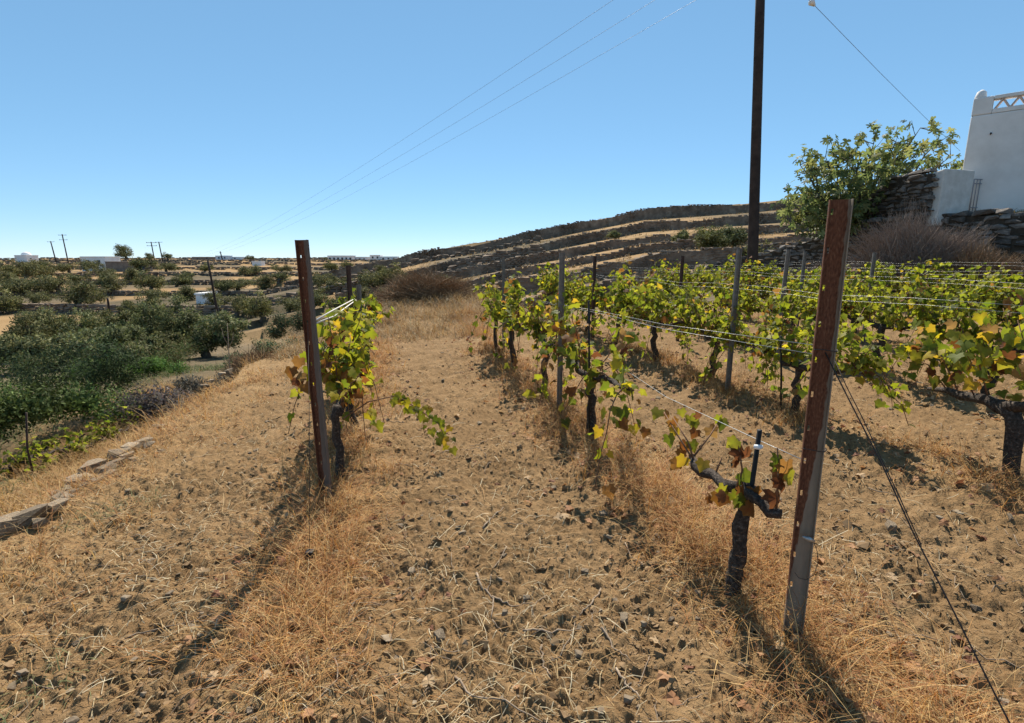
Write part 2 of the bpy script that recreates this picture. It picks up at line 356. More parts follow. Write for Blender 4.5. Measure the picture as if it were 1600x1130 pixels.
# ------------------------------------------------------------------ leaf shapes
def fan(outline, c, zf):
    pts = [c] + outline; V = [(x, y, zf(x, y)) for x, y in pts]; n = len(outline)
    return np.array(V), np.array([(0, 1 + i, 1 + (i + 1) % n) for i in range(n)])
half = [(.2, -.16), (.46, -.09), (.42, .11), (.57, .37), (.38, .47), (.23, .68)]
vine_out = [(0, .02)] + half + [(0, 1.0)] + [(-x, y) for x, y in half[::-1]]
def vine_leaf(curl=.5, fold=.2, tw=0):
    return fan(vine_out, (0, .3), lambda x, y: fold * abs(x) - curl * (x * x + .6 * (y - .3) ** 2) + tw * x * (y - .3))
hf = [(.16, -.14), (.5, -.1), (.62, .12), (.24, .2), (.2, .3), (.66, .56), (.5, .74), (.15, .5)]
fig_out = [(0, 0)] + hf + [(.16, .86), (0, 1.05), (-.16, .86)] + [(-x, y) for x, y in hf[::-1]]
def fig_leaf(curl=.35, fold=.15): return fan(fig_out, (0, .34), lambda x, y: fold * abs(x) - curl * (x * x + .6 * (y - .3) ** 2))
DIA = np.array([(0, 0, 0), (.5, .45, .06), (0, 1, 0), (-.5, .45, .06)]); DIAF = np.array([(0, 1, 2, 3)])
PAL = {'green': [(0.090, 0.128, 0.018), (0.131, 0.167, 0.025), (0.059, 0.088, 0.015), (0.180, 0.207, 0.032)],
       'lime': [(0.216, 0.246, 0.032), (0.270, 0.273, 0.041)], 'yellow': [(0.396, 0.334, 0.045), (0.414, 0.290, 0.050)],
       'brown': [(.17, .07, .028), (.24, .125, .045), (.12, .05, .026), (.28, .17, .07)]}
def pick_cols(n, wts, r):
    ks = list(wts); k = r.choice(len(ks), n, p=np.array([wts[a] for a in ks]) / sum(wts.values()))
    out = np.zeros((n, 3))
    for i in range(n): c = PAL[ks[k[i]]]; out[i] = c[r.integers(len(c))]
    return out * r.uniform(.75, 1.25, (n, 1))

# ------------------------------------------------------------------ vines
D3 = np.array([DV[0], DV[1], 0]); U3 = np.array([DU[0], DU[1], 0])
LEAF_VAR = {}
for key in PAL:
    for i in range(7):
        tv, tf = vine_leaf(random.uniform(.2, 1.3) + (.5 if key == 'brown' else 0), random.uniform(-.1, .5), random.uniform(-.5, .5))
        c = np.tile(np.array(PAL[key][i % len(PAL[key])]), (len(tv), 1)); f_ = random.uniform(0, .6); c[1:] = c[1:] * (1 - f_) + np.array((.3, .19, .05)) * f_ * np.array([[random.uniform(.3, 1)] for _ in c[1:]]); LEAF_VAR[key, i] = mesh_np('vine_leaf', tv, tf, M['leaf'], c, True)
def vine_plan(r, h, arms, ncane, nleaf, top, spread, wts, leafsize=(.07, .125), low=.0):
    """trunk path, arm paths, cane paths, leaf placements (local to the trunk foot)"""
    tr = wiggle((0, 0, -.08), (r.uniform(-.06, .06), r.uniform(-.06, .06), h), 9, .03, r)
    head = tr[-1]; A = []
    for sgn, ln in arms:
        P = wiggle(head - np.array([0, 0, .03]), head + D3 * sgn * ln + np.array([0, 0, r.uniform(.0, .1)]) + U3 * r.uniform(-.06, .06), 7, .045, r); P[0] = head - np.array([0, 0, .05]); A.append(P)
    Cn = []; L = []
    for k in range(ncane):
        P = A[k % len(A)]; b = P[r.integers(1, len(P))]
        side = r.uniform(-1, 1); out = U3 * side * spread + D3 * r.uniform(-.35, .35)
        tp = top - b[2] + r.uniform(-.25, .12)
        drop = r.random() < .3
        n = 8; t = np.linspace(0, 1, n)[:, None]
        if drop: P2 = b + out * (t * 1.5) + np.array([0, 0, 1]) * (.45 * np.sin(t * 2.6) * tp * 1.2 - t * t * (.55 + low))
        else: P2 = b + out * t ** 1.3 + np.array([0, 0, 1]) * tp * t
        P2 = P2 + (r.random((n, 3)) - .5) * .05 * t; Cn.append(P2)
        for q in range(nleaf):
            s = r.uniform(.08, 1); i = min(int(s * (n - 1)), n - 2); f = s * (n - 1) - i
            L.append(P2[i] * (1 - f) + P2[i + 1] * f)
    L = np.array(L) if L else np.zeros((0, 3)); n = len(L)
    off = rnd_unit(n, r) * r.uniform(.02, .11, (n, 1)); L = L + off; L[:, 2] = np.maximum(L[:, 2], .12)
    tip = off / (np.linalg.norm(off, axis=1)[:, None] + 1e-6) + np.array([0, 0, -.7]) + rnd_unit(n, r) * .5
    nr_ = np.array([0, 0, .7]) + rnd_unit(n, r) * .9
    return tr, A, Cn, L, frames(nr_, tip), r.uniform(*leafsize, n), pick_cols(n, wts, r)
def vine(base, seed, h=.62, arms=((1, .6), (-1, .6)), ncane=12, nleaf=15, top=1.25, spread=.3, wts=None, single=False, low=0, leafsize=(.07, .125)):
    r = np.random.default_rng(seed); wts = wts or {'green': .62, 'lime': .2, 'yellow': .07, 'brown': .11}
    tr, A, Cn, L, R, S, K = vine_plan(r, h, arms, ncane, nleaf, top, spread, wts, leafsize, low)
    root = empty('grape_vine', base)
    tube_obj('trunk', tr, np.linspace(.042, .034, len(tr)) * r.uniform(.8, 1.1), M['bark'], root, 9, .22, r)
    for P in A: tube_obj('arm', P, np.linspace(.034, .014, len(P)), M['bark'], root, 7, .25, r)
    if single:
        for P in Cn: tube_obj('cane', P, np.linspace(.006, .003, len(P)), M['cane'], root, 5)
        keys = list(wts); kk = r.choice(len(keys), len(L), p=np.array([wts[a] for a in keys]) / sum(wts.values()))
        for i in range(len(L)):
            o = bpy.data.objects.new('leaf', LEAF_VAR[keys[kk[i]], int(r.integers(7))]); C.objects.link(o); o.parent = root
            o.matrix_local = Matrix.Translation(L[i]) @ Matrix(R[i].tolist()).to_4x4() @ Matrix.Scale(S[i], 4)
    else:
        mbc = MB()
        for P in Cn: mbc.tube(P, np.linspace(.006, .003, len(P)), 4)
        tag(mbc.build('canes', M['cane'], root, True), kind='stuff')
        tv, tf = vine_leaf(.55, .2); n = len(L)
        h2 = n // 2
        V1, F1 = scatter(tv, tf, L[:h2], R[:h2], S[:h2]); tv2, tf2 = vine_leaf(.2, .45, .4); V2, F2 = scatter(tv2, tf2, L[h2:], R[h2:], S[h2:])
        KK = np.repeat(K, len(tv), 0).reshape(n, len(tv), 3); ff_ = r.uniform(0, .45, (n, 1, 1)); KK[:, 1:] = KK[:, 1:] * (1 - ff_) + np.array((.28, .2, .05)) * ff_; KK = KK.reshape(-1, 3)
        tag(obj('foliage', mesh_np('foliage', np.concatenate([V1, V2]), np.concatenate([F1, F2 + len(V1)]), M['leaf'], KK, True), root), kind='stuff')
    return root
def foot(u, v): x, y = uv2xy(u, v); return (x, y, gz(x, y))
ORD = ['first', 'second', 'third', 'fourth', 'fifth', 'sixth', 'seventh', 'eighth', 'ninth', 'tenth', 'eleventh', 'twelfth', 'thirteenth', 'fourteenth', 'fifteenth', 'sixteenth', 'seventeenth', 'eighteenth', 'nineteenth', 'twentieth', 'last but one', 'last']
# the sparse vine beside the big rusty post: built limb by limb
fx, fy = 1.05, 2.17; fz = gz(fx, fy)
vn0 = empty('grape_vine', (fx, fy, fz)); rr = np.random.default_rng(3)
def lp(px, py, y): return at(px, py, y) - np.array([fx, fy, fz])
tr = np.array([(0, 0, -.1), (.0, .0, .1), (.012, .01, .22), (.0, .0, .34), (.02, .0, .46), (.035, .01, .56)])
tt = np.linspace(0, 5, 22); trf = np.stack([np.interp(tt, range(6), tr[:, i]) for i in range(3)], 1) + (rr.random((22, 3)) - .5) * .008
tube_obj('trunk', trf, np.interp(tt, range(6), [.04, .035, .032, .03, .033, .04]), M['bark'], vn0, 14, .3, rr)
a1 = np.array([tr[-1] - (0, 0, .03), lp(1130, 760, 2.3), lp(1115, 742, 2.42), lp(1098, 738, 2.5), lp(1085, 728, 2.58), lp(1080, 712, 2.65)])
tube_obj('arm', a1, [.035, .03, .026, .03, .024, .016], M['bark'], vn0, 8, .3, rr)
a2 = np.array([tr[-1] - (0, 0, .03), lp(1172, 772, 2.1), lp(1190, 785, 2.07), lp(1203, 800, 2.03), lp(1220, 803, 2.0)])
tube_obj('arm', a2, [.035, .028, .024, .028, .02], M['bark'], vn0, 8, .3, rr)
for pts in ([(1150, 765, 2.2), (1160, 735, 2.2), (1153, 690, 2.2)], [(1213, 795, 2.02), (1216, 750, 2.02), (1215, 700, 2.02)], [(1085, 722, 2.6), (1075, 690, 2.65), (1050, 650, 2.8)],
            [(1085, 722, 2.6), (1062, 685, 2.7), (1035, 640, 2.9)], [(1118, 740, 2.4), (1128, 715, 2.4)], [(1083, 715, 2.63), (1110, 680, 2.7), (1125, 655, 2.8)]):
    tube_obj('cane', [lp(*q) for q in pts], np.linspace(.006, .003, len(pts)), M['cane'], vn0, 5)
for px, py, yy, k in [(1150, 688, 2.2, 'lime'), (1158, 700, 2.2, 'brown'), (1145, 692, 2.22, 'green'), (1163, 706, 2.2, 'brown'), (1143, 770, 2.15, 'lime'), (1150, 778, 2.12, 'green'), (1135, 772, 2.15, 'brown'), (1160, 760, 2.15, 'brown'),
                      (1108, 775, 2.2, 'brown'), (1122, 770, 2.2, 'brown'), (1216, 712, 2.02, 'green'), (1224, 735, 2.02, 'brown'), (1229, 722, 2.0, 'brown'), (1209, 722, 2.04, 'green'), (1222, 748, 2.0, 'brown'), (1230, 740, 2.0, 'lime'),
                      (1065, 705, 2.68, 'brown'), (1072, 694, 2.68, 'brown'), (1050, 657, 2.8, 'brown'), (1056, 668, 2.8, 'yellow'), (1085, 655, 2.85, 'green'), (1078, 650, 2.85, 'lime'), (1088, 672, 2.75, 'brown'), (1108, 668, 2.8, 'brown'), (1128, 655, 2.8, 'green'),
                      (1124, 650, 2.8, 'lime'), (1010, 670, 2.9, 'brown'), (1040, 645, 2.9, 'brown'), (1030, 640, 2.9, 'lime'), (1060, 720, 2.62, 'brown'), (1070, 715, 2.6, 'yellow'), (1100, 720, 2.5, 'yellow'), (1045, 680, 2.75, 'green'), (1132, 760, 2.25, 'lime'), (1165, 790, 2.1, 'brown'), (1178, 765, 2.1, 'brown'),
                      (1160, 740, 2.2, 'green'), (1152, 718, 2.2, 'brown'), (1212, 770, 2.02, 'brown'), (1080, 690, 2.68, 'green'), (1064, 640, 2.85, 'lime'), (1095, 645, 2.8, 'brown')]:
    o = bpy.data.objects.new('leaf', LEAF_VAR[k, int(rr.integers(7))]); C.objects.link(o); o.parent = vn0
    tip = np.array([[rr.uniform(-.7, .7), rr.uniform(-.5, .3), -.8]]); nn = np.array([[rr.uniform(-.5, .5), -.8, rr.uniform(.1, .9)]])
    o.matrix_local = Matrix.Translation(lp(px, py, yy)) @ Matrix(frames(nn, tip)[0].tolist()).to_4x4() @ Matrix.Scale(float(rr.uniform(.05, .085)), 4)
tag(vn0, 'nearly bare vine with dark forked trunk and few withered leaves beside the big rusty post', 'vine', 'grape vines')
ROW1 = 'row of the slanting post at the field edge'
v = vine(foot(-.5, 3.72), 21, .55, ((1, .75),), 11, 18, 1.03, .24, {'green': .14, 'lime': .4, 'yellow': .26, 'brown': .2}, True, leafsize=(.055, .105))
tag(v, 'yellowing vine growing right behind the slanting rusty post', 'vine', 'grape vines')
for px, py, yy, k in [(455, 575, 3.35, 'brown'), (462, 590, 3.35, 'brown'), (470, 583, 3.35, 'brown'), (476, 600, 3.3, 'brown'), (468, 560, 3.4, 'brown'), (480, 572, 3.4, 'lime'), (485, 585, 3.35, 'yellow')]:
    o = bpy.data.objects.new('leaf', LEAF_VAR[k, int(rr.integers(7))]); C.objects.link(o); o.parent = v
    o.matrix_local = Matrix.Translation(at(px, py, yy) - np.array(v.location)) @ Matrix(frames(np.array([[rr.uniform(-.5, .5), -.8, .5]]), np.array([[rr.uniform(-.5, .5), -.2, -.8]]))[0].tolist()).to_4x4() @ Matrix.Scale(.085, 4)
# a long shoot of that vine trails out over the lane
pts = np.array([at(535, 655, 3.75), at(575, 628, 3.9), at(620, 618, 4.0), at(655, 640, 4.0), at(685, 662, 3.95), at(698, 690, 3.9)]) - np.array(v.location)
tube_obj('cane', pts, np.linspace(.006, .003, 6), M['cane'], v, 5)
for i in range(44):
    s = rr.uniform(2.0, 5); a = min(int(s), 4); q = pts[a] * (1 - s + a) + pts[a + 1] * (s - a) + (rr.random(3) - .5) * (.14, .12, .1)
    o = bpy.data.objects.new('leaf', LEAF_VAR[['lime', 'green', 'lime', 'yellow'][i % 4], int(rr.integers(7))]); C.objects.link(o); o.parent = v
    o.matrix_local = Matrix.Translation(q) @ Matrix(frames(np.array([[rr.uniform(-.6, .6), -.6, .8]]), np.array([[rr.uniform(-.8, .8), -.3, -.6]]))[0].tolist()).to_4x4() @ Matrix.Scale(float(rr.uniform(.04, .075)), 4)
v = vine(foot(-.47, 5.0), 22, .55, ((1, .6), (-1, .6)), 14, 20, 1.12, .3, {'green': .34, 'lime': .4, 'yellow': .17, 'brown': .09}, True, leafsize=(.055, .1))
tag(v, 'yellow green vine second in the row of the slanting post', 'vine', 'grape vines')
v = vine(foot(-.55, 6.5), 23, .55, ((1, .6), (-1, .6)), 14, 18, 1.15, .3)
tag(v, 'leafy vine third in the row of the slanting post, beside a dark post', 'vine', 'grape vines')
v = vine(foot(-.5, 8.1), 24, .55, ((1, .6), (-1, .6)), 14, 18, 1.15, .3); tag(v, 'leafy vine fourth in the row of the slanting post', 'vine', 'grape vines')
for i, (vv, n, wt, sg, tp) in enumerate([(4.09, 10, {'green': .4, 'lime': .25, 'yellow': .13, 'brown': .22}, True, 1.1), (5.75, 13, {'green': .5, 'lime': .25, 'yellow': .1, 'brown': .15}, True, 1.25), (7.3, 14, None, False, 1.25), (8.6, 12, None, False, 1.2)]):
    v = vine(foot(1.64, vv), 30 + i, .6, ((1, .7), (-1, .8)), n, 21, tp, .36, wt, sg, .1, leafsize=(.05, .105))
    tag(v, f'leafy vine, {ORD[i + 1]} in the row that starts at the big rusty post', 'vine', 'grape vines')
# the rows up the slope: four shapes, copied
PROT = [vine((0, 0, 0), 50 + i, .58, ((1, .7), (-1, .7)), 23, 29, 1.15, .42, [{'green': .52, 'lime': .4, 'yellow': .04, 'brown': .04}, {'green': .56, 'lime': .32, 'yellow': .05, 'brown': .07}, {'green': .64, 'lime': .28, 'yellow': .03, 'brown': .05}, {'green': .58, 'lime': .28, 'yellow': .07, 'brown': .07}][i], leafsize=(.042, .092)) for i in range(4)]
used = [False] * 4
ROWS = {3.72: ('first', [4.15, 5.5, 6.9, 8.3, 9.7, 11.2, 12.6]), 5.75: ('second', [-.2, 1.3, 2.5, 3.8, 5.1, 6.5, 7.9, 9.3, 10.8, 12.3]),
        7.8: ('third', [.6, 1.9, 3.3, 4.7, 6.0, 7.4, 8.8, 10.2, 11.6, 13]), 9.9: ('fourth', [2.0, 3.3, 4.6, 6.0, 7.3, 8.7, 10.1, 11.5, 12.8])}
VINES = []
for uk, (nm, vs) in ROWS.items():
    for i, vv in enumerate(vs):
        j = random.randrange(4)
        o = PROT[j] if not used[j] else copy_tree(PROT[j]); used[j] = True
        f = foot(uk + random.uniform(-.06, .06), vv + random.uniform(-.1, .1)); o.location = f
        o.rotation_euler = (0, 0, random.choice([0, math.pi])); s = random.uniform(.88, 1.08); o.scale = (s, s, s * random.uniform(.9, 1.06))
        k = i + 1 if uk == 3.72 else i
        tag(o, f'green leafy vine, {ORD[k]} along the {nm} row up the slope from the big rusty post', 'vine', 'grape vines')
for j in range(4):
    if not used[j]:
        for ch in list(PROT[j].children): bpy.data.objects.remove(ch)
        bpy.data.objects.remove(PROT[j])
# the thick old vine at the near end of the first row upslope, its arm arching over
b = at(1585, 768, 3.22); b[2] = gz(b[0], b[1]); ov = empty('grape_vine', b); rr = np.random.default_rng(8)
lq = lambda px, py, y: at(px, py, y) - b
tube_obj('trunk', [(0, 0, -.1), lq(1580, 735, 3.22), lq(1584, 700, 3.22), lq(1588, 670, 3.22), lq(1582, 648, 3.25), lq(1560, 632, 3.35)], [.055, .044, .046, .05, .05, .045], M['bark'], ov, 10, .2, rr)
tube_obj('arm', [lq(1566, 637, 3.33), lq(1545, 624, 3.45), lq(1525, 622, 3.6), lq(1500, 618, 3.75), lq(1480, 610, 3.9), lq(1450, 607, 4.1)], [.05, .042, .036, .032, .024, .012], M['bark'], ov, 8, .25, rr)
tube_obj('arm', [lq(1566, 637, 3.33), lq(1600, 635, 3.15), lq(1640, 640, 3.0)], [.045, .036, .03], M['bark'], ov, 8, .25, rr)
P = np.array([lq(x, y, z) for x, y, z in [(1500, 618, 3.75), (1475, 565, 3.9), (1440, 520, 4.0)]]); CN = [P]
for a in [[(1545, 624, 3.45), (1530, 570, 3.5), (1540, 520, 3.6)], [(1480, 610, 3.9), (1450, 570, 4.0), (1420, 560, 4.1)], [(1600, 635, 3.15), (1610, 570, 3.2), (1590, 500, 3.3)], [(1525, 622, 3.6), (1500, 580, 3.6), (1470, 560, 3.6)]]:
    CN.append(np.array([lq(*q) for q in a]))
for P in CN:
    tube_obj('cane', P, np.linspace(.006, .003, 3), M['cane'], ov, 5)
    for i in range(30):
        s = rr.uniform(.15, 2); a = min(int(s), 1); q = P[a] * (1 - s + a) + P[a + 1] * (s - a) + (rr.random(3) - .5) * .28 + (0, 0, .1)
        o = bpy.data.objects.new('leaf', LEAF_VAR[['lime', 'green', 'green', 'brown', 'green', 'yellow'][i % 6], int(rr.integers(7))]); C.objects.link(o); o.parent = ov
        o.matrix_local = Matrix.Translation(q) @ Matrix(frames(rnd_unit(1, rr) + (0, -.2, .7), rnd_unit(1, rr) * .6 + (0, 0, -.7))[0].tolist()).to_4x4() @ Matrix.Scale(float(rr.uniform(.06, .11)), 4)
tag(ov, 'thick old vine whose dark trunk arches over low above the soil', 'vine', 'grape vines')
# young vines on the terrace below
for i, (px, py, y) in enumerate([(10, 700, 6.5), (55, 690, 6.8), (100, 678, 7.1), (140, 668, 7.4), (178, 660, 7.7)]):
    q = at(px, py, y); f = (q[0], q[1], gz(q[0], q[1]))
    v = vine(f, 90 + i, .14, ((1, .4), (-1, .4)), 8, 15, .34, .14, {'green': .8, 'lime': .2}, leafsize=(.035, .075))
    tag(v, f'low young vine on the terrace below, {ORD[i]} of five along the stone edging', 'vine', 'young vines below the terrace')

# ------------------------------------------------------------------ posts and trellis wires
def post_mesh(name, length, mat, slots=True, wd=.066, fl=.03):
    h = wd / 2; prof = [(-h, -fl), (-h, 0), (-h + .008, .0), (-h + .016, 0), (h - .012, 0), (h, 0), (h, -fl)]
    zs = [-.35, 0]; z = .1
    while z < length - .03:
        zs += [z, z + .022]; z += .135
    zs.append(length); V = []; Fs = []; n = len(prof)
    for z in zs: V += [(x, y, z) for x, y in prof]
    for i in range(len(zs) - 1):
        for j in range(n - 1):
            if slots and j == 2 and i >= 2 and i % 2 == 0: continue
            Fs.append((i * n + j, i * n + j + 1, (i + 1) * n + j + 1, (i + 1) * n + j))
    m = bpy.data.meshes.new(name); m.from_pydata(V, [], Fs); m.update(); m.materials.append(mat); return m
def post(mesh, base, top, rz, label, name='vineyard_post'):
    base = np.array(base); d = Vector(np.array(top) - base).normalized()
    o = obj(name, mesh); o.matrix_world = Matrix.Translation(base) @ Vector((0, 0, 1)).rotation_difference(d).to_matrix().to_4x4() @ Matrix.Rotation(rz, 4, 'Z')
    s = o.modifiers.new('thickness', 'SOLIDIFY'); s.thickness = .0035
    return tag(o, label, 'post', 'metal vineyard posts')
bR = at(1235, 1008, 1.889); bR[2] = gz(bR[0], bR[1]) - .02; tR = at(1313, 312, 1.90)
bL = at(512, 780, 3.23); bL[2] = gz(bL[0], bL[1]); tL = at(473, 375, 3.23)
post(post_mesh('vineyard_post', float(np.linalg.norm(tR - bR)), M['rust_right'], fl=.022), bR, tR, math.radians(-20), 'big rusty slotted steel post beside the nearly bare vine')
post(post_mesh('vineyard_post', float(np.linalg.norm(tL - bL)), M['rust_left'], wd=.07, fl=.026), bL, tL, math.radians(-8), 'slanting half rusty steel post at the field edge above the olive trees')
PG = post_mesh('vineyard_post', 1.72, M['post_grey'], False, .046, .025); PD = post_mesh('vineyard_post', 1.72, M['post_dark'], False, .05, .025)
def row_post(px, y, mesh, label, topy=None, lean=0, u=None):
    x = at(px, 500, y)[0]; b = (x, y, gz(x, y) - .02); t = (x + lean, y, b[2] + 1.72)
    if topy: tz = at(px, topy, y)[2]; b = (x, y, tz - 1.72); t = (x + lean, y, tz)
    return post(mesh, b, t, random.uniform(-.3, .3), label)
row_post(550, 6.75, PD, 'dark steel post with grey stake behind the yellowing vine', 415)
row_post(559, 6.9, PG, 'thin grey stake leaning beside the dark post of the short row', 445, .05)
row_post(876, 5.2, PG, 'grey steel post, second in the row of the big rusty post', 395)
row_post(787, 8.9, PG, 'grey steel post at the end of the lane by tall dry grass', 402)
row_post(1145, 5.72, PG, 'pale grey post standing clear in the first row upslope', 388)
row_post(1060, 9.2, PD, 'dark post rising from leaves below the terraced hill', 400)
row_post(926, 9.6, PD, 'dark thin post against the dark stone terrace walls', 400)
row_post(1217, 7.2, PG, 'bent grey post among leaves in the second row upslope', 390, .03)
row_post(1246, 9.3, PG, 'short grey post before the dry stone wall by the pole', 393)
row_post(1352, 8.4, PG, 'grey post in front of the brown dry bush', 395)
def wire(name, P, r, mat, label, cat, group=None, n=5): o = tube_obj(name, P, r, mat, None, n); return tag(o, label, cat, group)
def row_wire(u, v0, v1, h, r, label, mat='wire', du=0):
    vs = np.linspace(v0, v1, 14); P = []
    for k, vv in enumerate(vs):
        x, y = uv2xy(u + du, vv); P.append((x, y, float(G(np.array([x]), np.array([y]))[0]) + h - .02 * math.sin(k * 2.1 + u)))
    return wire('trellis_wire', P, r, M[mat], label, 'wire', 'trellis wires')
e = at(1283, 541, 1.9); f5 = at(940, 487, 4.9); far = at(800, 462, 8.9); mid = at(876, 476, 5.2)
wire('trellis_wire', [e, f5 * .5 + e * .5 - (0, 0, .02), f5, mid, far], .0013, M['wire'], 'upper wire running from the waist of the big rusty post', 'wire', 'trellis wires')
wire('trellis_wire', [e - (0, 0, .035), f5 * .5 + e * .5 - (0, 0, .05), f5 - (0, 0, .02), far - (0, 0, .02)], .0013, M['wire'], 'second wire just under the upper one at the big rusty post', 'wire', 'trellis wires')
wire('trellis_wire', [at(1262, 722, 1.9), at(1190, 690, 2.2), at(1040, 620, 3.2), at(950, 560, 4.5)], .0016, M['wire'], 'low wire passing the tie on the black stake', 'wire', 'trellis wires')
for uk, nm, v0, v1 in ((3.72, 'first', 2.2, 13), (5.75, 'second', -1, 13), (7.8, 'third', 0, 13.4), (9.9, 'fourth', 1, 13.2)):
    row_wire(uk, v0, v1, 1.22, .0012, f'upper pale wire over the leaves of the {nm} row upslope')
    row_wire(uk, v0, v1, 1.17, .0012, f'lower of two pale wires over the {nm} row upslope', du=.04)
wire('trellis_wire', [at(494, 500, 3.24), at(520, 485, 4.5), at(554, 467, 6.75)], .006, M['rope'], 'upper pale cord between the slanting post and the dark post', 'wire', 'pale cords of the short row')
wire('trellis_wire', [at(494, 500, 3.26) - (0, 0, .02), at(522, 494, 4.5), at(556, 469, 6.9)], .006, M['rope'], 'lower sagging pale cord behind the slanting post', 'wire', 'pale cords of the short row')
ax = np.array([1.39, .90]); ag = (ax[0], ax[1], gz(*ax))
wire('guy_wire', wiggle(at(1288, 548, 1.9), ag, 8, .006, rr), .0024, M['guy'], 'dark guy wire slanting down from the big rusty post to the soil', 'wire', n=6)
wire('guy_wire', wiggle(at(1299, 552, 1.91), np.array(ag) * .45 + at(1288, 548, 1.9) * .55, 6, .004, rr), .0018, M['guy'], 'shorter dark wire twisted round the upper guy wire', 'wire')
al = at(485, 878, 2.48); al[2] = gz(al[0], al[1])
wire('guy_wire', [at(481, 500, 3.2), at(484, 700, 2.8), al + (0, 0, .05)], .0016, M['guy'], 'thin wire hanging from the slanting post to its anchor', 'wire')
mb = MB(); mb.box((-.02, -.02, -.1), (.02, .02, .06)); o = mb.build('anchor_peg', M['black'], None, False, .004, tuple(al)); tag(o, 'small black peg in dry grass below the slanting post', 'peg')
# black stake tied to the bare vine
s0 = at(1150, 935, 2.2); s1 = at(1187, 672, 2.14)
stk = empty('vine_stake', s0); tube_obj('rod', [(0, 0, -.1), (s1 - s0) * .5, s1 - s0], [.011, .011, .011], M['black'], stk, 8)
tq = at(1184, 698, 2.13) - s0; tube_obj('tie', [tq + (-.016, 0, 0), tq + (0, -.014, .002), tq + (.016, 0, .0)], [.010, .012, .009], M['tie'], stk, 8)
tag(stk, 'black stake with white tie leaning against the nearly bare vine', 'stake')
for px, py, tpy, y, lb in ((921, 692, 470, 4.3, 'thin black stake beside the second trunk of the big post row'), (1221, 650, 525, 4.85, 'thin black stake on the trunk in the first row upslope')):
    q = at(px, py, y); q[2] = gz(q[0], q[1]); tq = at(px - 1, tpy, y); tag(tube_obj('vine_stake', [q - (0, 0, .1), (q + tq) / 2, tq], .009, M['black'], None, 6), lb, 'stake')
# grey clip and wire loop low on the big post
cl = at(1262, 842, 1.86); mb = MB(); mb.tube([(-.022, 0, .010), (0, -.006, .003), (.024, -.006, -.008)], [.004, .011, .005], 8)
ck = mb.build('wire_tensioner', M['wire'], None, True, 0, tuple(cl)); tag(ck, 'small grey clip with a wire loop low on the big rusty post', 'clip')
P = [at(x, y, 1.86) - cl for x, y in [(1271, 846), (1277, 862), (1278, 880), (1272, 898), (1260, 906), (1248, 903), (1242, 895)]]
tube_obj('loop', P, .0014, M['guy'], ck, 5)
for px, py, y in ((1312, 0, 0),): pass
for yy_, lb in ((546, 'binding wire wrapped round the waist of the big rusty post'), (700, 'binding wire wrapped low round the big rusty post')):
    cpt = bR + (tR - bR) * ((at(1270, yy_, 1.89)[2] - bR[2]) / (tR[2] - bR[2])); an = np.linspace(0, 2 * math.pi, 13)
    P = [cpt + np.array([.042 * math.cos(q), -.013 + .028 * math.sin(q), .004 * math.sin(2 * q)]) for q in an]
    wire('binding_wire', P, .0022, M['guy'], lb, 'wire')

# ------------------------------------------------------------------ stones
def hull_rock(r, flat=.5, pts=16):
    bm = bmesh.new(); q = rnd_unit(pts, r); q = np.sign(q) * np.abs(q) ** .4 * r.uniform(.85, 1.05, (pts, 1)); q[:, 2] *= flat
    for a in q: bm.verts.new(a)
    bmesh.ops.convex_hull(bm, input=bm.verts)
    bmesh.ops.delete(bm, geom=[v for v in bm.verts if not v.link_faces], context='VERTS'); bm.normal_update()
    V = np.array([v.co[:] for v in bm.verts]); bm.verts.index_update(); Fs = np.array([[v.index for v in f.verts] for f in bm.faces]); bm.free()
    V -= V.mean(0); V /= np.abs(V).max(0) ; V[:, 2] *= 1
    return V, Fs
r0 = np.random.default_rng(77)
ROCK = [hull_rock(r0, 1, 16) for _ in range(10)]; CRUMB = [hull_rock(r0, 1, 7) for _ in range(12)]
STONE_MESH = {k: [mesh_np('stone', a * .5, f, M[k]) for a, f in ROCK] for k in ('stone', 'stone_dark')}
def rocks_joined(name, pos, size, rot, mat, r, parent=None, ROCK=ROCK):
    Vs, Fs, o = [], [], 0
    idx = r.integers(len(ROCK), size=len(pos))
    for k in range(len(ROCK)):
        s = idx == k
        if not s.any(): continue
        a, f = ROCK[k]; n = int(s.sum()); L = a[None] * .5 * size[s][:, None, :]
        V = np.einsum('nij,nkj->nki', rot[s], L) + pos[s][:, None, :]
        Fa = f[None] + (np.arange(n) * len(a))[:, None, None] + o; o += n * len(a)
        Vs.append(V.reshape(-1, 3)); Fs.append(Fa.reshape(-1, 3))
    return obj(name, mesh_np(name, np.concatenate(Vs), np.concatenate(Fs), mat), parent)
def rot_z(a, tilt, r):
    n = len(a); R = np.zeros((n, 3, 3)); R[:, 0, 0] = np.cos(a); R[:, 0, 1] = -np.sin(a); R[:, 1, 0] = np.sin(a); R[:, 1, 1] = np.cos(a); R[:, 2, 2] = 1
    if tilt:
        t = r.normal(size=n) * tilt; T = np.zeros((n, 3, 3)); T[:, 0, 0] = np.cos(t); T[:, 0, 2] = np.sin(t); T[:, 2, 0] = -np.sin(t); T[:, 2, 2] = np.cos(t); T[:, 1, 1] = 1; R = R @ T
    return R
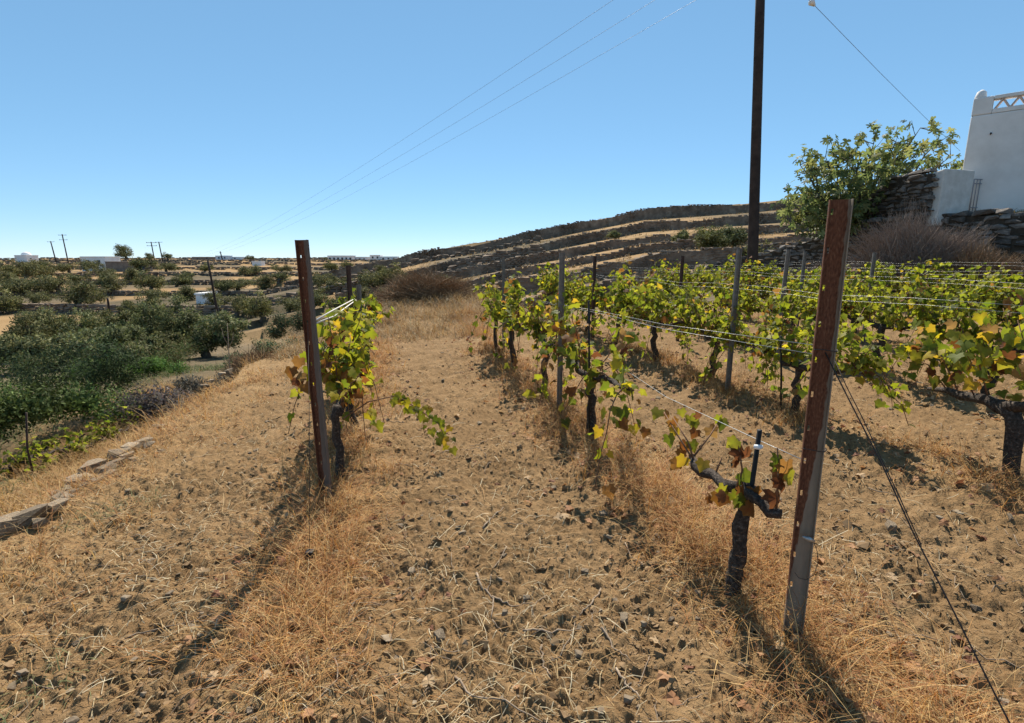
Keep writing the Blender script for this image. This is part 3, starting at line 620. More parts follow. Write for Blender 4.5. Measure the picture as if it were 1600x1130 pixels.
def stone_wall(name, line, base, top, label, r, ch=.15, ln=.36, dp=.34, mat='stone_dark', singles=300, far=False, tilt=.06, core=True, core_mat='earth'):
    """dry stone wall: courses of stones along a polyline; base(s), top(s) give heights"""
    line = np.array(line, float); seg = np.linalg.norm(np.diff(line, axis=0), axis=1); cs = np.concatenate([[0], np.cumsum(seg)]); Lt = cs[-1]
    def pt(s): return np.stack([np.interp(s, cs, line[:, 0]), np.interp(s, cs, line[:, 1])], -1)
    pos, siz, an = [], [], []
    zmin = min(base(s) for s in np.linspace(0, Lt, 40)); zmax = max(top(s) for s in np.linspace(0, Lt, 40)); z = zmin
    while z < zmax:
        h = ch * r.uniform(.7, 1.35); s = r.uniform(-.2, .1)
        while s < Lt:
            l = ln * r.uniform(.5, 1.6); m_ = s + l / 2
            if base(m_) - h * .6 <= z <= top(m_) - h * .35:
                p_ = pt(m_); q = pt(m_ + .1) - pt(m_ - .1)
                pos.append((p_[0], p_[1], z + h / 2)); siz.append((l * 1.1, dp * r.uniform(.8, 1.15), h * r.uniform(1.02, 1.22))); an.append(math.atan2(q[1], q[0]))
            s += l
        z += h * .93
    pos, siz, an = np.array(pos), np.array(siz), np.array(an)
    root = empty(name, (line[0][0], line[0][1], base(0))); o0 = np.array(root.location)
    R = rot_z(an, tilt, r); d = np.hypot(pos[:, 0], pos[:, 1]); order = np.argsort(d / np.maximum(siz[:, 0] * siz[:, 2], 1e-4) ** .5)
    one = order[:singles]; rest = order[singles:]
    for i in one:
        o = bpy.data.objects.new('stone', STONE_MESH[mat if mat in STONE_MESH else 'stone_dark'][int(r.integers(len(ROCK)))]); C.objects.link(o); o.parent = root
        o.matrix_local = Matrix.Translation(pos[i] - o0) @ Matrix(R[i].tolist()).to_4x4() @ Matrix.Diagonal((*siz[i], 1))
    if len(rest): tag(rocks_joined('stones', pos[rest] - o0, siz[rest], R[rest], M[mat], r, root), kind='stuff')
    if core:
        mb = MB(); n = 24; S = np.linspace(0, Lt, n); P = pt(S); T = np.gradient(P, axis=0); T /= np.linalg.norm(T, axis=1)[:, None]; Nn = np.stack([-T[:, 1], T[:, 0]], 1)
        for sgn in (0, 1):
            for zz in (0, 1):
                for i in range(n): q = P[i] + Nn[i] * (dp * .3 * (1 if sgn else -1)); mb.v.append((q[0] - o0[0], q[1] - o0[1], (top(S[i]) - ch * .7 if zz else base(S[i]) - .2) - o0[2]))
        for i in range(n - 1):
            a, b_, c_, d_ = i, n + i, 2 * n + i, 3 * n + i
            mb.f += [(a, a + 1, b_ + 1, b_), (c_, d_, d_ + 1, c_ + 1), (b_, b_ + 1, d_ + 1, d_)]
        mb.build('wall_core', M[core_mat], root)
    return tag(root, label, 'stone wall', None, 'thing')
rw = np.random.default_rng(5)
# pale slabs along the terrace edge
ed = empty('stone_edging', at(150, 730, 4.4)); o0 = np.array(ed.location)
for px, py, y, sx, sy, szz, a in [(45, 792, 3.15, .34, .2, .08, .5), (15, 806, 3.05, .26, .2, .1, .4), (88, 778, 3.3, .2, .14, .06, .7), (60, 806, 3.1, .14, .1, .06, .2), (142, 720, 4.15, .34, .2, .09, .6), (128, 742, 4.0, .3, .22, .09, .5), (168, 722, 4.15, .3, .2, .05, .8),
                                  (160, 737, 4.05, .3, .2, .06, .6), (186, 700, 4.45, .3, .2, .07, .7), (205, 690, 4.6, .28, .18, .06, .9), (222, 682, 4.75, .24, .16, .06, .8), (115, 752, 3.9, .2, .16, .08, .4), (180, 714, 4.25, .24, .12, .05, .5), (198, 704, 4.4, .2, .12, .06, .6),
                                  (232, 686, 4.65, .16, .12, .05, .3), (150, 752, 3.9, .18, .12, .05, .9), (345, 580, 8.0, .2, .14, .06, .3), (357, 576, 8.2, .26, .16, .1, .9), (330, 590, 7.8, .14, .12, .05, .6), (318, 598, 7.6, .2, .12, .05, .2)]:
    p_ = at(px, py, y); o = bpy.data.objects.new('stone', STONE_MESH['stone'][int(rw.integers(10))]); C.objects.link(o); o.parent = ed
    zg = max(gz(p_[0], p_[1]), p_[2] - .05)
    o.matrix_local = Matrix.Translation((p_[0] - o0[0], p_[1] - o0[1], zg + szz * .02 - o0[2])) @ Matrix.Rotation(a + math.pi / 2 - .9, 4, 'Z') @ Matrix.Rotation(float(rw.normal() * .08), 4, 'X') @ Matrix.Diagonal((sx * .7, sy * .7, szz * 1.1, 1))
for i in range(46):
    vv_ = rw.uniform(2.6, 6.4); uu_ = float(edge_u(np.array([vv_]))[0]) + rw.normal() * .12 + .1; px_, py_ = uv2xy(uu_, vv_); sz = rw.uniform(.05, .16)
    o = bpy.data.objects.new('stone', STONE_MESH['stone'][int(rw.integers(10))]); C.objects.link(o); o.parent = ed
    o.matrix_local = Matrix.Translation((px_ - o0[0], py_ - o0[1], gz(px_, py_) - o0[2])) @ Matrix.Rotation(float(rw.uniform(0, 6)), 4, 'Z') @ Matrix.Rotation(float(rw.normal() * .2), 4, 'X') @ Matrix.Diagonal((sz, sz * .7, sz * .4, 1))
tag(ed, 'pale flat stones lining the edge of the terrace above young vines', 'stone edging')
# single stones on the soil
for px, py, y, s, lb in [(686, 990, 1.95, .055, 'pale angular stone lying alone on bare soil mid lane'), (975, 968, 2.05, .05, 'dull tan stone half sunk in soil beside dry twigs'), (643, 888, 2.45, .06, 'flat buff stone on bare soil at the edge of dry grass'),
                         (1390, 830, 2.75, .075, 'flat grey stone lying upslope of the guy wire'), (1345, 862, 2.6, .06, 'dark stone lying between big rusty post and guy wire'), (118, 975, 2.0, .045, 'small yellowish stone on straw strewn soil by the field edge'), (1523, 970, 2.1, .05, 'pale stone on soil under the guy wire')]:
    p_ = at(px, py, y); zg = gz(p_[0], p_[1]); o = obj('field_stone', STONE_MESH['stone'][int(rw.integers(10))], None, (p_[0], p_[1], zg + s * .12)); o.scale = (s * 1.2, s * .85, s * .6); o.rotation_euler = (rw.normal() * .2, rw.normal() * .2, rw.uniform(0, 6)); tag(o, lb, 'stone')
# walls by the house
WL = np.array(WALL_LINE); segL = np.concatenate([[0], np.cumsum(np.linalg.norm(np.diff(WL, axis=0), axis=1))])
wl_top = lambda s: float(np.interp(s, segL, WALL_TOPZ)) + .04
wl_base = lambda s: float(G(np.interp([s], segL, WL[:, 0]) - .5, np.interp([s], segL, WL[:, 1]))[0]) - .1
stone_wall('retaining_wall', WL - np.array([.12, 0]), wl_base, wl_top, 'dark dry stone retaining wall below the white house and fig tree', rw, .15, .36, .4)
# boundary wall on top of it, from the plastered pier down towards the fig tree
BW = np.array([at(1458, 300, 15.42)[:2], at(1430, 300, 16.0)[:2], at(1395, 300, 17.0)[:2], at(1345, 300, 18.2)[:2]]); bl = np.concatenate([[0], np.cumsum(np.linalg.norm(np.diff(BW, axis=0), axis=1))])
btz = [at(1470, 266, 15.25)[2], at(1435, 270, 16.1)[2], at(1395, 276, 17.0)[2], at(1345, 325, 18.2)[2]]
bbz = [at(1470, 332, 15.25)[2], at(1435, 334, 16.1)[2], at(1395, 338, 17.0)[2], at(1345, 345, 18.2)[2]]
stone_wall('boundary_wall', BW, lambda s: float(np.interp(s, bl, bbz)) - .1, lambda s: float(np.interp(s, bl, btz)), 'tall dry stone wall running from the plastered pier to the fig tree', rw, .12, .38, .4)
# terraces of the hill
HL = ['lowest dark terrace wall at the foot of the hill', 'broadest dark terrace wall of the hill, second from its foot', 'third dark terrace wall up the hill', 'fourth dark terrace wall up the hill', 'long dark terrace wall forming the hill skyline', 'topmost terrace wall behind the utility pole']
for k in range(6):
    yk = HILL_Y[k]; x0 = [-3, -7, -12, -18, -26, -36][k]; xs = np.linspace(x0, yk * .75, 60); ys = yk + hill_wob(xs, k) - .15 - .009 * yk
    line = np.stack([xs, ys], 1); L_ = np.concatenate([[0], np.cumsum(np.linalg.norm(np.diff(line, axis=0), axis=1))])
    zb = G(xs, ys - .8); zt = G(xs, ys + .6 + .009 * yk) + .12 + .1 * (vn(xs / 1.5, xs * 0, k) - .3); zb = np.minimum(zb, zt - .15); zt = zb + (zt - zb) * np.clip(.4 + 1.3 * fbm(xs / 4.5, xs * 0 + k, 2, 200 + k), .5, 1.08)
    stone_wall('terrace_wall', line, lambda s: float(np.interp(s, L_, zb)) - .1, lambda s: float(np.interp(s, L_, zt)), HL[k], rw, .17, .42, .45, 'stone_far', 0, tilt=.07, core_mat='stone_far')
VL = ['nearest', 'second', 'third', 'fourth', 'fifth', 'sixth', 'seventh', 'last']
for k, (yy, h) in enumerate(zip(VAL_Y, VAL_H)):
    x0, x1 = -yy * 1.15, min(.05 * yy, 4); xs = np.linspace(x0, x1, 80); ys = yy + val_wob(xs, k) - .45; line = np.stack([xs, ys], 1); L_ = np.concatenate([[0], np.cumsum(np.linalg.norm(np.diff(line, axis=0), axis=1))])
    zb = G(xs, ys - 1.2); zt = zb + h + .35 * vn(xs / 6, xs * 0, 90 + k)
    sc_ = max(1, yy / 90)
    stone_wall('terrace_wall', line, lambda s: float(np.interp(s, L_, zb)) - .1, lambda s: float(np.interp(s, L_, zt)), f'low brown field wall across the valley, {VL[k]} in order of distance' if k else 'low brown field wall across the valley closest to the vineyard', rw, .3 * sc_ ** .5, .8 * sc_, .5, 'stone_far', 0, core=False)

# ------------------------------------------------------------------ clods, straw, dry grass
def sample(n, ymax, xr=1.05, ymin=.75, r=rng, power=1.7):   # denser close by
    y = ymin * (ymax / ymin) ** (r.random(n) ** (1 / power * 1.15)); x = (r.random(n) * 2 - 1) * xr * y + (r.random(n) - .5) * 1.0
    return x, y
x, y = sample(88000, 9); u, v = uv(x, y); k = (u > edge_u(v) + .1) & (v < 11.5) & (fbm(x / .5, y / .5, 2, 50) > .12 + r0.random(len(x)) * .62); x, y = x[k], y[k]; n = len(x)
s = np.exp(r0.normal(size=n) * .6) * .0072 * (1 + .05 * y); s = np.clip(s, .004, .05)
pos = np.stack([x, y, GZ(x, y) + s * .02], 1); siz = s[:, None] * r0.uniform(.7, 1.3, (n, 3)) * np.array([1.15, 1, .6])
tag(rocks_joined('soil_clods', pos, siz, rot_z(r0.uniform(0, 6.3, n), .3, r0), M['clod'], r0, ROCK=CRUMB), 'crumbly brown clods strewn over the tilled soil', 'soil', kind='stuff')
x, y = sample(700, 12); u, v = uv(x, y); k = (u > edge_u(v) - .3) & (v < 12); x, y = x[k], y[k]; n = len(x); s = np.clip(np.exp(r0.normal(size=n) * .5) * .016 * (1 + .1 * y), .008, .045)
tag(rocks_joined('gravel', np.stack([x, y, GZ(x, y) + s * .1], 1), s[:, None] * r0.uniform(.7, 1.4, (n, 3)) * np.array([1.1, 1, .6]), rot_z(r0.uniform(0, 6.3, n), .3, r0), M['stone'], r0), 'small pale stones scattered over the field', 'gravel', kind='stuff')

STRAW = [(0.464, 0.336, 0.168), (0.400, 0.264, 0.120), (0.528, 0.424, 0.248), (0.336, 0.200, 0.080), (0.576, 0.496, 0.336)]
ORANGE = [(0.486, 0.252, 0.083), (0.562, 0.324, 0.116), (0.393, 0.170, 0.054), (0.617, 0.422, 0.182), (0.319, 0.144, 0.054)]
def blades(x, y, ln, wid, lean, cols, r, seg=3, lying=False, bend=.6):
    n = len(x); z = GZ(x, y); az = r.uniform(0, 2 * math.pi, n); d = np.stack([np.cos(az), np.sin(az)], 1); sd = np.stack([-d[:, 1], d[:, 0]], 1)
    V = np.zeros((n, (seg + 1) * 2, 3)); p = np.stack([x, y, z - .01], 1)
    for i in range(seg + 1):
        t = i / seg
        if lying: q = p + np.concatenate([d * (ln * t)[:, None], (.012 + ln * lean * t + .015 * np.sin(t * 3.14))[:, None]], 1) + np.concatenate([sd * (bend * ln * (t * t))[:, None], np.zeros((n, 1))], 1); q[:, 2] = np.maximum(q[:, 2], GZ(q[:, 0], q[:, 1]) + .004)
        else:
            th = lean + bend * t; q = p + np.concatenate([d * (ln * t * np.sin(th))[:, None], (ln * t * np.cos(th))[:, None]], 1)
        wv = wid * (1 - .85 * t) if not lying else wid * (1 - .3 * t)
        wz = np.concatenate([sd * wv[:, None], (wv * (.3 if lying else 0))[:, None]], 1) * .5
        V[:, 2 * i] = q - wz; V[:, 2 * i + 1] = q + wz
    Fq = np.array([(2 * i, 2 * i + 1, 2 * i + 3, 2 * i + 2) for i in range(seg)])
    Fa = Fq[None] + (np.arange(n) * (seg + 1) * 2)[:, None, None]
    c = np.array(cols)[r.integers(len(cols), size=n)] * r.uniform(.7, 1.15, (n, 1))
    return V.reshape(-1, 3), Fa.reshape(-1, 4), np.repeat(c, (seg + 1) * 2, 0)
def blade_obj(name, parts, label, cat):
    o = 0; Vs, Fs, Cs = [], [], []
    for V, Fa, c in parts: Vs.append(V); Fs.append(Fa + o); Cs.append(c); o += len(V)
    return tag(obj(name, mesh_np(name, np.concatenate(Vs), np.concatenate(Fs), M['straw'], np.concatenate(Cs))), label, cat, kind='stuff')
r1 = np.random.default_rng(99)
x, y = sample(34000, 13, r=r1); u, v = uv(x, y); k = (u > edge_u(v) - .2) & (v < 10) & ((fbm(x / .8, y / .8, 2, 51) + .35 * sm(-.6, -1.6, u)) > .22 + r1.random(len(x)) * 1.0); x, y = x[k], y[k]; n = len(x)
blade_obj('straw_litter', [blades(x, y, r1.uniform(.02, .11, n) * (1 + (r1.random(n) > .93) * 1.5), r1.uniform(.0016, .0038, n) * (1 + .08 * y), r1.uniform(0, .12, n), STRAW, r1, 2, True, .15)], 'loose dry straw littering the tilled soil', 'straw')
def tufts(x, y, per, r, spread): return np.repeat(x, per) + r.normal(size=len(x) * per) * spread, np.repeat(y, per) + r.normal(size=len(x) * per) * spread
ROWL = {-.5: 'dry orange grass along the row of the slanting post', 1.62: 'dry orange grass along the row of the big rusty post', 3.72: 'dry grass along the first row upslope', 5.75: 'dry grass along the second row upslope', 7.8: 'dry grass along the third row upslope', 9.9: 'dry grass along the fourth row upslope'}
for uk, lb in ROWL.items():
    v0 = {-.5: .3, 1.62: .2, 3.72: -.5}.get(uk, -1); n = {-.5: 860, 1.62: 1000, 3.72: 700}.get(uk, 180)
    vv = v0 + (13 - v0) * r1.random(n) ** 1.5; uu = uk + r1.normal(size=n) * .18 ; tx, ty = uv2xy(uu, vv)
    kk = fbm(tx / .7, ty / .7, 2, 70) > .34; tx, ty = tx[kk], ty[kk]
    x, y = tufts(tx, ty, 26, r1, .06); n = len(x); u, v = uv(x, y)
    pr = [blades(x, y, r1.uniform(.06, .28, n) * (1 + .8 * (r1.random(n) > .8)), r1.uniform(.0016, .0036, n) * (1 + .1 * np.maximum(y, 0)), r1.uniform(.1, 1.2, n), ORANGE, r1, 3)]
    blade_obj('dry_grass', pr, lb, 'grass')
# verge along the terrace edge, terrace below, bank at the end of the lane
vv = 1 + 13 * r1.random(330); uu = edge_u(vv) + r1.uniform(-.15, 1.1, 330) ** 1; uu = np.where(r1.random(330) < .6, edge_u(vv) + r1.normal(size=330) * .18 + .15, uu); tx, ty = uv2xy(uu, vv)
kk = fbm(tx / .9, ty / .9, 2, 71) > .42; x, y = tufts(tx[kk], ty[kk], 40, r1, .09); n = len(x)
blade_obj('dry_grass', [blades(x, y, r1.uniform(.08, .3, n), r1.uniform(.002, .004, n) * (1 + .1 * y), r1.uniform(.2, 1.3, n), ORANGE + STRAW[:2], r1, 3)], 'straw coloured grass along the edge of the terrace', 'grass')
tx = []; ty = []
vv = 1 + 12 * r1.random(600); uu = r1.uniform(-5.6, -2.8, 600); x_, y_ = uv2xy(uu, vv); x, y = tufts(x_, y_, 34, r1, .12); n = len(x)
blade_obj('dry_grass', [blades(x, y, r1.uniform(.12, .42, n), r1.uniform(.005, .010, n), r1.uniform(.1, .9, n), [(.4, .24, .09), (.45, .3, .12), (.34, .19, .075)], r1, 3)], 'tall golden grass on the terrace below the stone edging', 'grass')
vv = r1.uniform(10.6, 16.5, 650); uu = r1.uniform(-2.4, 3.2, 650); x_, y_ = uv2xy(uu, vv); x, y = tufts(x_, y_, 30, r1, .12); n = len(x)
blade_obj('dry_grass', [blades(x, y, r1.uniform(.1, .5, n), r1.uniform(.005, .011, n), r1.uniform(.05, 1.0, n), [(.4, .24, .1), (.44, .3, .14), (.28, .155, .07), (.48, .38, .22), (.22, .17, .09)], r1, 3)], 'tall dry grass on the bank at the end of the lane', 'grass')
vv = r1.uniform(5, 17, 900); uu = r1.uniform(-10.5, -4.6, 900); x_, y_ = uv2xy(uu, vv); kk = fbm(x_ / 1.6, y_ / 1.6, 2, 88) > .4; x, y = tufts(x_[kk], y_[kk], 30, r1, .16); n = len(x)
blade_obj('green_weeds', [blades(x, y, r1.uniform(.06, .3, n), r1.uniform(.008, .018, n), r1.uniform(.1, 1.1, n), [(.1, .14, .04), (.13, .17, .05), (.075, .1, .035), (.3, .22, .1), (.16, .15, .07)], r1, 2)], 'green and straw coloured weeds under the olive grove', 'weeds')
y_ = r1.uniform(27, 84, 420); x_ = y_ * r1.uniform(-.3, .55, 420); x, y = tufts(x_, y_, 22, r1, .3); n = len(x)
blade_obj('dry_scrub', [blades(x, y, r1.uniform(.15, .6, n), r1.uniform(.03, .07, n), r1.uniform(.1, 1.1, n), [(.2, .14, .07), (.3, .2, .1), (.1, .09, .045), (.38, .27, .13), (.14, .1, .06)], r1, 2)], 'low brown scrub scattered over the terraced hill', 'scrub')
# fallen vine leaves and bits of twig under the rows
nl = 2600; vv = .4 + 10 * r1.random(nl) ** 1.4; uu = r1.choice([-.5, 1.62, 1.62, 3.72, 5.75], nl) + r1.normal(size=nl) * .38; x, y = uv2xy(uu, vv); tv, tf = vine_leaf(1.1, .5, .6)
V, Fa = scatter(tv, tf, np.stack([x, y, GZ(x, y) + .012], 1), frames(rnd_unit(nl, r1) * .7 + (0, 0, .9), rnd_unit(nl, r1) * (1, 1, .3)), r1.uniform(.025, .065, nl))
tag(obj('fallen_leaves', mesh_np('fallen_leaves', V, Fa, M['straw'], np.repeat(np.array([(.3, .15, .07), (.4, .22, .11), (.2, .09, .05), (.46, .32, .18)])[r1.integers(4, size=nl)], len(tv), 0))), 'withered brown leaves fallen under the vine rows', 'leaves', kind='stuff')
mbt = MB(); tx, ty = sample(300, 8, r=r1)
for a_, b_ in zip(tx, ty):
    if uv(a_, b_)[0] < -2.4: continue
    th = r1.uniform(0, 6.3); ln_ = r1.uniform(.06, .32); cv = r1.normal() * .5; P = np.array([(a_ + ln_ * q * math.cos(th + cv * q), b_ + ln_ * q * math.sin(th + cv * q), 0) for q in np.linspace(0, 1, 6)]) + (r1.random((6, 3)) - .5) * .012
    P[:, 2] = GZ(P[:, 0], P[:, 1]) + .006; mbt.tube(P, np.linspace(1, .5, 6) * r1.uniform(.0018, .0042), 4)
tag(mbt.build('twig_litter', M['twig'], None, True), 'thin broken twigs scattered over the soil', 'twigs', kind='stuff')
sx_ = r1.uniform(0, 1, 260); yy_ = 10.6 + 5.2 * sx_; xx_ = np.interp(yy_, [p_[1] for p_ in WALL_LINE], [p_[0] for p_ in WALL_LINE]) + r1.uniform(.02, 1.4, 260) ** 1.3; x, y = tufts(xx_, yy_, 20, r1, .1); n = len(x)
blade_obj('dry_grass', [blades(x, y, r1.uniform(.05, .24, n), r1.uniform(.006, .012, n), r1.uniform(.2, 1.3, n), [(.42, .29, .13), (.36, .23, .1)], r1, 2)], 'pale dry grass on the earth lip in front of the white house', 'grass')
# green weeds near the field edge
x_, y_ = at(170, 790, 3.3)[:2]; x, y = tufts(np.array([x_, x_ + .1, x_ - .1, -1.9, -2.1]), np.array([y_, y_ + .1, y_ - .05, 1.75, 1.55]), 120, r1, .12); n = len(x)
blade_obj('low_weeds', [blades(x, y, r1.uniform(.03, .12, n), r1.uniform(.004, .008, n), r1.uniform(.4, 1.3, n), [(.14, .15, .06), (.2, .19, .08)], r1, 2)], 'sparse grey green weeds in the soil at the field edge', 'weeds')
# prunings lying on the soil
for pts, lb in [([(745, 895), (752, 915), (768, 922), (772, 935), (766, 958)], 'hooked pale pruning lying mid lane on bare soil'), ([(770, 925), (800, 935), (830, 942)], 'short pale pruning touching the hooked one mid lane'), ([(845, 1005), (850, 1030), (862, 1052)], 'thin dark topped pruning standing out below the forked shadow'),
                ([(712, 1045), (735, 1075), (775, 1090), (850, 1120)], 'long pruning with a dark end at the bottom of the lane'), ([(815, 980), (860, 985), (905, 982)], 'thin wavy pruning crossing the lane soil'), ([(940, 915), (925, 945), (905, 960)], 'bent grey pruning near the shaded weeds'), ([(962, 1045), (980, 1070), (1000, 1095)], 'straight short pruning close to the dry grass foot'),
                ([(940, 985), (955, 1005), (985, 1030)], 'twin pale pruning on pebbly soil left of the vine foot'), ([(755, 825), (768, 808), (788, 795)], 'grey pruning lying far up the lane')]:
    P = []
    for px, py in pts:
        b_ = (565 - py) / F; yy = -1.6 / ((-math.sin(PITCH) + math.cos(PITCH) * b_) / (math.cos(PITCH) + math.sin(PITCH) * b_)); q = at(px, py, yy); q[2] = gz(q[0], q[1]) + .008; P.append(q)
    P = np.array(P); tt = np.linspace(0, len(P) - 1, 12); P = np.stack([np.interp(tt, np.arange(len(P)), P[:, i]) for i in range(3)], 1); P += (r1.random(P.shape) - .5) * .012; P[:, 2] = np.maximum(P[:, 2], GZ(P[:, 0], P[:, 1]) + .004)
    tag(tube_obj('pruned_twig', P, np.linspace(.006, .0025, 12), M['twig'], None, 5, .2, r1), lb.replace(' left of', ' beside'), 'twig')

# ------------------------------------------------------------------ trees and shrubs
def crown_leaves(r, clumps, per, cr, leaf, asp, cols, cdir):
    """leaf faces gathered round clump centres; returns mesh arrays"""
    n = len(clumps) * per; c = np.repeat(clumps, per, 0); o = rnd_unit(n, r) * (r.random((n, 1)) ** .45) * cr * r.uniform(.7, 1.2, (n, 1)); pos = c + o * np.array([1, 1, .85])
    od = o / (np.linalg.norm(o, axis=1)[:, None] + 1e-6); R = frames(od * .7 + np.repeat(cdir, per, 0) * .9 + rnd_unit(n, r) * .45, rnd_unit(n, r) + np.array([0, 0, .3]))
    T = DIA * np.array([asp * 1.35, 1, asp]); V, Fa = scatter(T, DIAF, pos, R, leaf * r.uniform(.6, 1.3, n))
    tone = np.repeat(r.uniform(.55, 1.45, (len(clumps), 1)), per, 0)
    k = np.array(cols)[r.integers(len(cols), size=n)] * tone * r.uniform(.8, 1.2, (n, 1))
    return V, Fa, np.repeat(k, 4, 0)
OLIVE = [(0.114, 0.122, 0.047), (0.155, 0.159, 0.067), (0.081, 0.093, 0.035), (0.228, 0.220, 0.108)]
def olive_tree(seed, wd, ht, ncl, per, leaf, cols=OLIVE, trunk=True, name='olive_tree', mat='olive', crown_low=.3, cr=.28):
    r = np.random.default_rng(seed); root = empty(name)
    NL = 6 if trunk else 4
    lobes = [np.array([r.uniform(-.34, .34) * wd, r.uniform(-.34, .34) * wd, ht * r.uniform(.3, .74)]) for _ in range(NL)]
    lr = [wd * r.uniform(.2, .3) for _ in lobes]; cl = []; cd_ = []; tone_ = r.uniform(.75, 1.3); cols = [tuple(np.array(c) * tone_ * np.array((r.uniform(.9, 1.1), 1, r.uniform(.85, 1.15)))) for c in cols]
    while len(cl) < ncl:
        k = r.integers(NL); d = rnd_unit(1, r)[0]; q = lobes[k] + d * np.array([lr[k], lr[k], lr[k] * (1.08 * ht / wd if trunk else .83 * ht / wd)]) * r.random() ** .2
        if q[2] > ht * crown_low and q[2] < ht: cl.append(q); cd_.append(d)
    V, Fa, K = crown_leaves(r, np.array(cl), per, wd * cr * .42, leaf, .3, cols, np.array(cd_))
    tag(obj('crown', mesh_np('crown', V, Fa, M[mat], K), root), kind='stuff')
    mb = MB()
    if trunk:
        fork = np.array([r.uniform(-.1, .1), r.uniform(-.1, .1), ht * .28]); tube_obj('trunk', wiggle((0, 0, -.2), fork, 6, .06 * wd / 3, r), np.linspace(.075, .05, 6) * wd, M['bark_pale'], root, 8, .2, r)
        for k in range(NL): tube_obj('limb', wiggle(fork - (0, 0, .1), lobes[k], 6, .08 * wd / 3, r), np.linspace(.035, .008, 6) * wd, M['bark_pale'], root, 6, .15, r)
        for q in cl[::3]:
            k = int(np.argmin([np.linalg.norm(q - l) for l in lobes])); mb.tube([lobes[k] * .6 + fork * .4, (lobes[k] + q) / 2, q], np.array([.012, .008, .003]) * wd, 4)
        tag(mb.build('twigs', M['bark_pale'], root, True), kind='stuff')
    return root
def place(o, p, rz, s): o.location = tuple(p); o.rotation_euler = (0, 0, rz); o.scale = (s, s, s)
# olives close below the vineyard: (photo x of the foot, distance, width, height, label)
NEAR = [(322, 19, 80, 486, 'large olive tree with twisted dark trunk just below the vineyard edge'), (283, 22, 90, 469, 'tallest olive tree of the grove, rising behind the one with twisted trunk'), (233, 25, 60, 467, 'tall narrow olive tree next to the tallest one of the grove'),
        (190, 23.5, 66, 491, 'small rounded olive tree between the tall narrow one and the short dark pole'), (150, 25, 68, 491, 'olive tree at the back of the grove under the short dark pole'), (95, 23.5, 80, 487, 'broad olive tree at the back of the grove'), (28, 22, 84, 498, 'olive tree at the back of the grove cut by the frame edge'),
        (165, 18, 84, 511, 'wide low olive tree in the middle of the grove'), (97, 16.5, 70, 533, 'low olive tree in front of the broad one'), (28, 15.5, 84, 535, 'low olive tree in front by the frame edge above the green shrubs'), (258, 18.5, 66, 523, 'small olive tree in front of the tallest one'), (214, 16, 64, 540, 'small low olive tree behind the dark green shrub')]
for i, (px, y, wd, ht, lb) in enumerate(NEAR):
    wd = wd / F * y * 1.24; x = at(px, 560, y)[0]; ht = (at(px, ht, y)[2] - gz(x, y)) / .92; o = olive_tree(200 + i, wd, ht, 105, 95, .12, crown_low=.16, cr=.24); place(o, (x, y, gz(x, y)), random.uniform(0, 6), 1); tag(o, lb, 'tree', 'olive trees below the vineyard')
SH = [(172, 9.6, 1.5, 1.6, [(.05, .07, .032), (.075, .1, .042), (.035, .05, .022)], 'dense dark green shrub below the pale edging stones'), (95, 8.3, 1.5, 1.05, [(.085, .115, .036), (.115, .15, .05), (.07, .095, .032)], 'feathery green shrub beside the young vines below'),
      (12, 7.9, 1.7, 1.1, [(.08, .11, .034), (.11, .145, .05), (.065, .09, .03)], 'soft green shrub cut by the frame edge beside young vines'), (245, 9.0, 1.5, .75, [(.15, .12, .11), (.2, .165, .15), (.11, .09, .08)], 'grey brown cushion bush next to the dark green shrub'),
      (55, 10.6, 2.0, 1.5, [(.06, .085, .04), (.085, .11, .05), (.045, .06, .028)], 'dark grey green shrub between the soft green shrub and the grove'), (285, 15.0, 2.0, .9, [(.07, .1, .04), (.1, .13, .055), (.16, .13, .07)], 'low weedy shrub at the foot of the large olive tree'),
      (310, 9.8, 1.1, .7, [(.14, .115, .1), (.19, .16, .13)], 'small grey cushion bush by the edging stones'), (240, 13.0, 1.3, .5, [(.09, .15, .035), (.13, .2, .05), (.07, .12, .03)], 'bright green leafy plant under the large olive tree'), (120, 12.6, 1.3, .5, [(.1, .17, .04), (.15, .22, .06)], 'bright green leafy plant under the grove middle'),
      (375, 11.2, .8, .9, [(.06, .1, .045), (.09, .13, .06)], 'dark green weed clump at the terrace edge near the dry stalk'), (425, 11.5, 1.2, .9, [(.06, .09, .045), (.09, .12, .06), (.2, .15, .08)], 'grey green weed clump at the terrace edge before the slanting post'), (460, 12.5, 1.0, .8, [(.07, .1, .05), (.1, .13, .065), (.22, .16, .08)], 'mixed weed clump behind the slanting post')]
for i, (px, y, wd, ht, cols, lb) in enumerate(SH):
    x = at(px, 560, y)[0]; o = olive_tree(300 + i, wd, ht, 70, 70, .06 if i != 1 and i != 2 else .075, cols, False, 'shrub', 'olive', .05, .36); place(o, (x, y, gz(x, y) - .05), random.uniform(0, 6), 1); tag(o, lb, 'shrub')
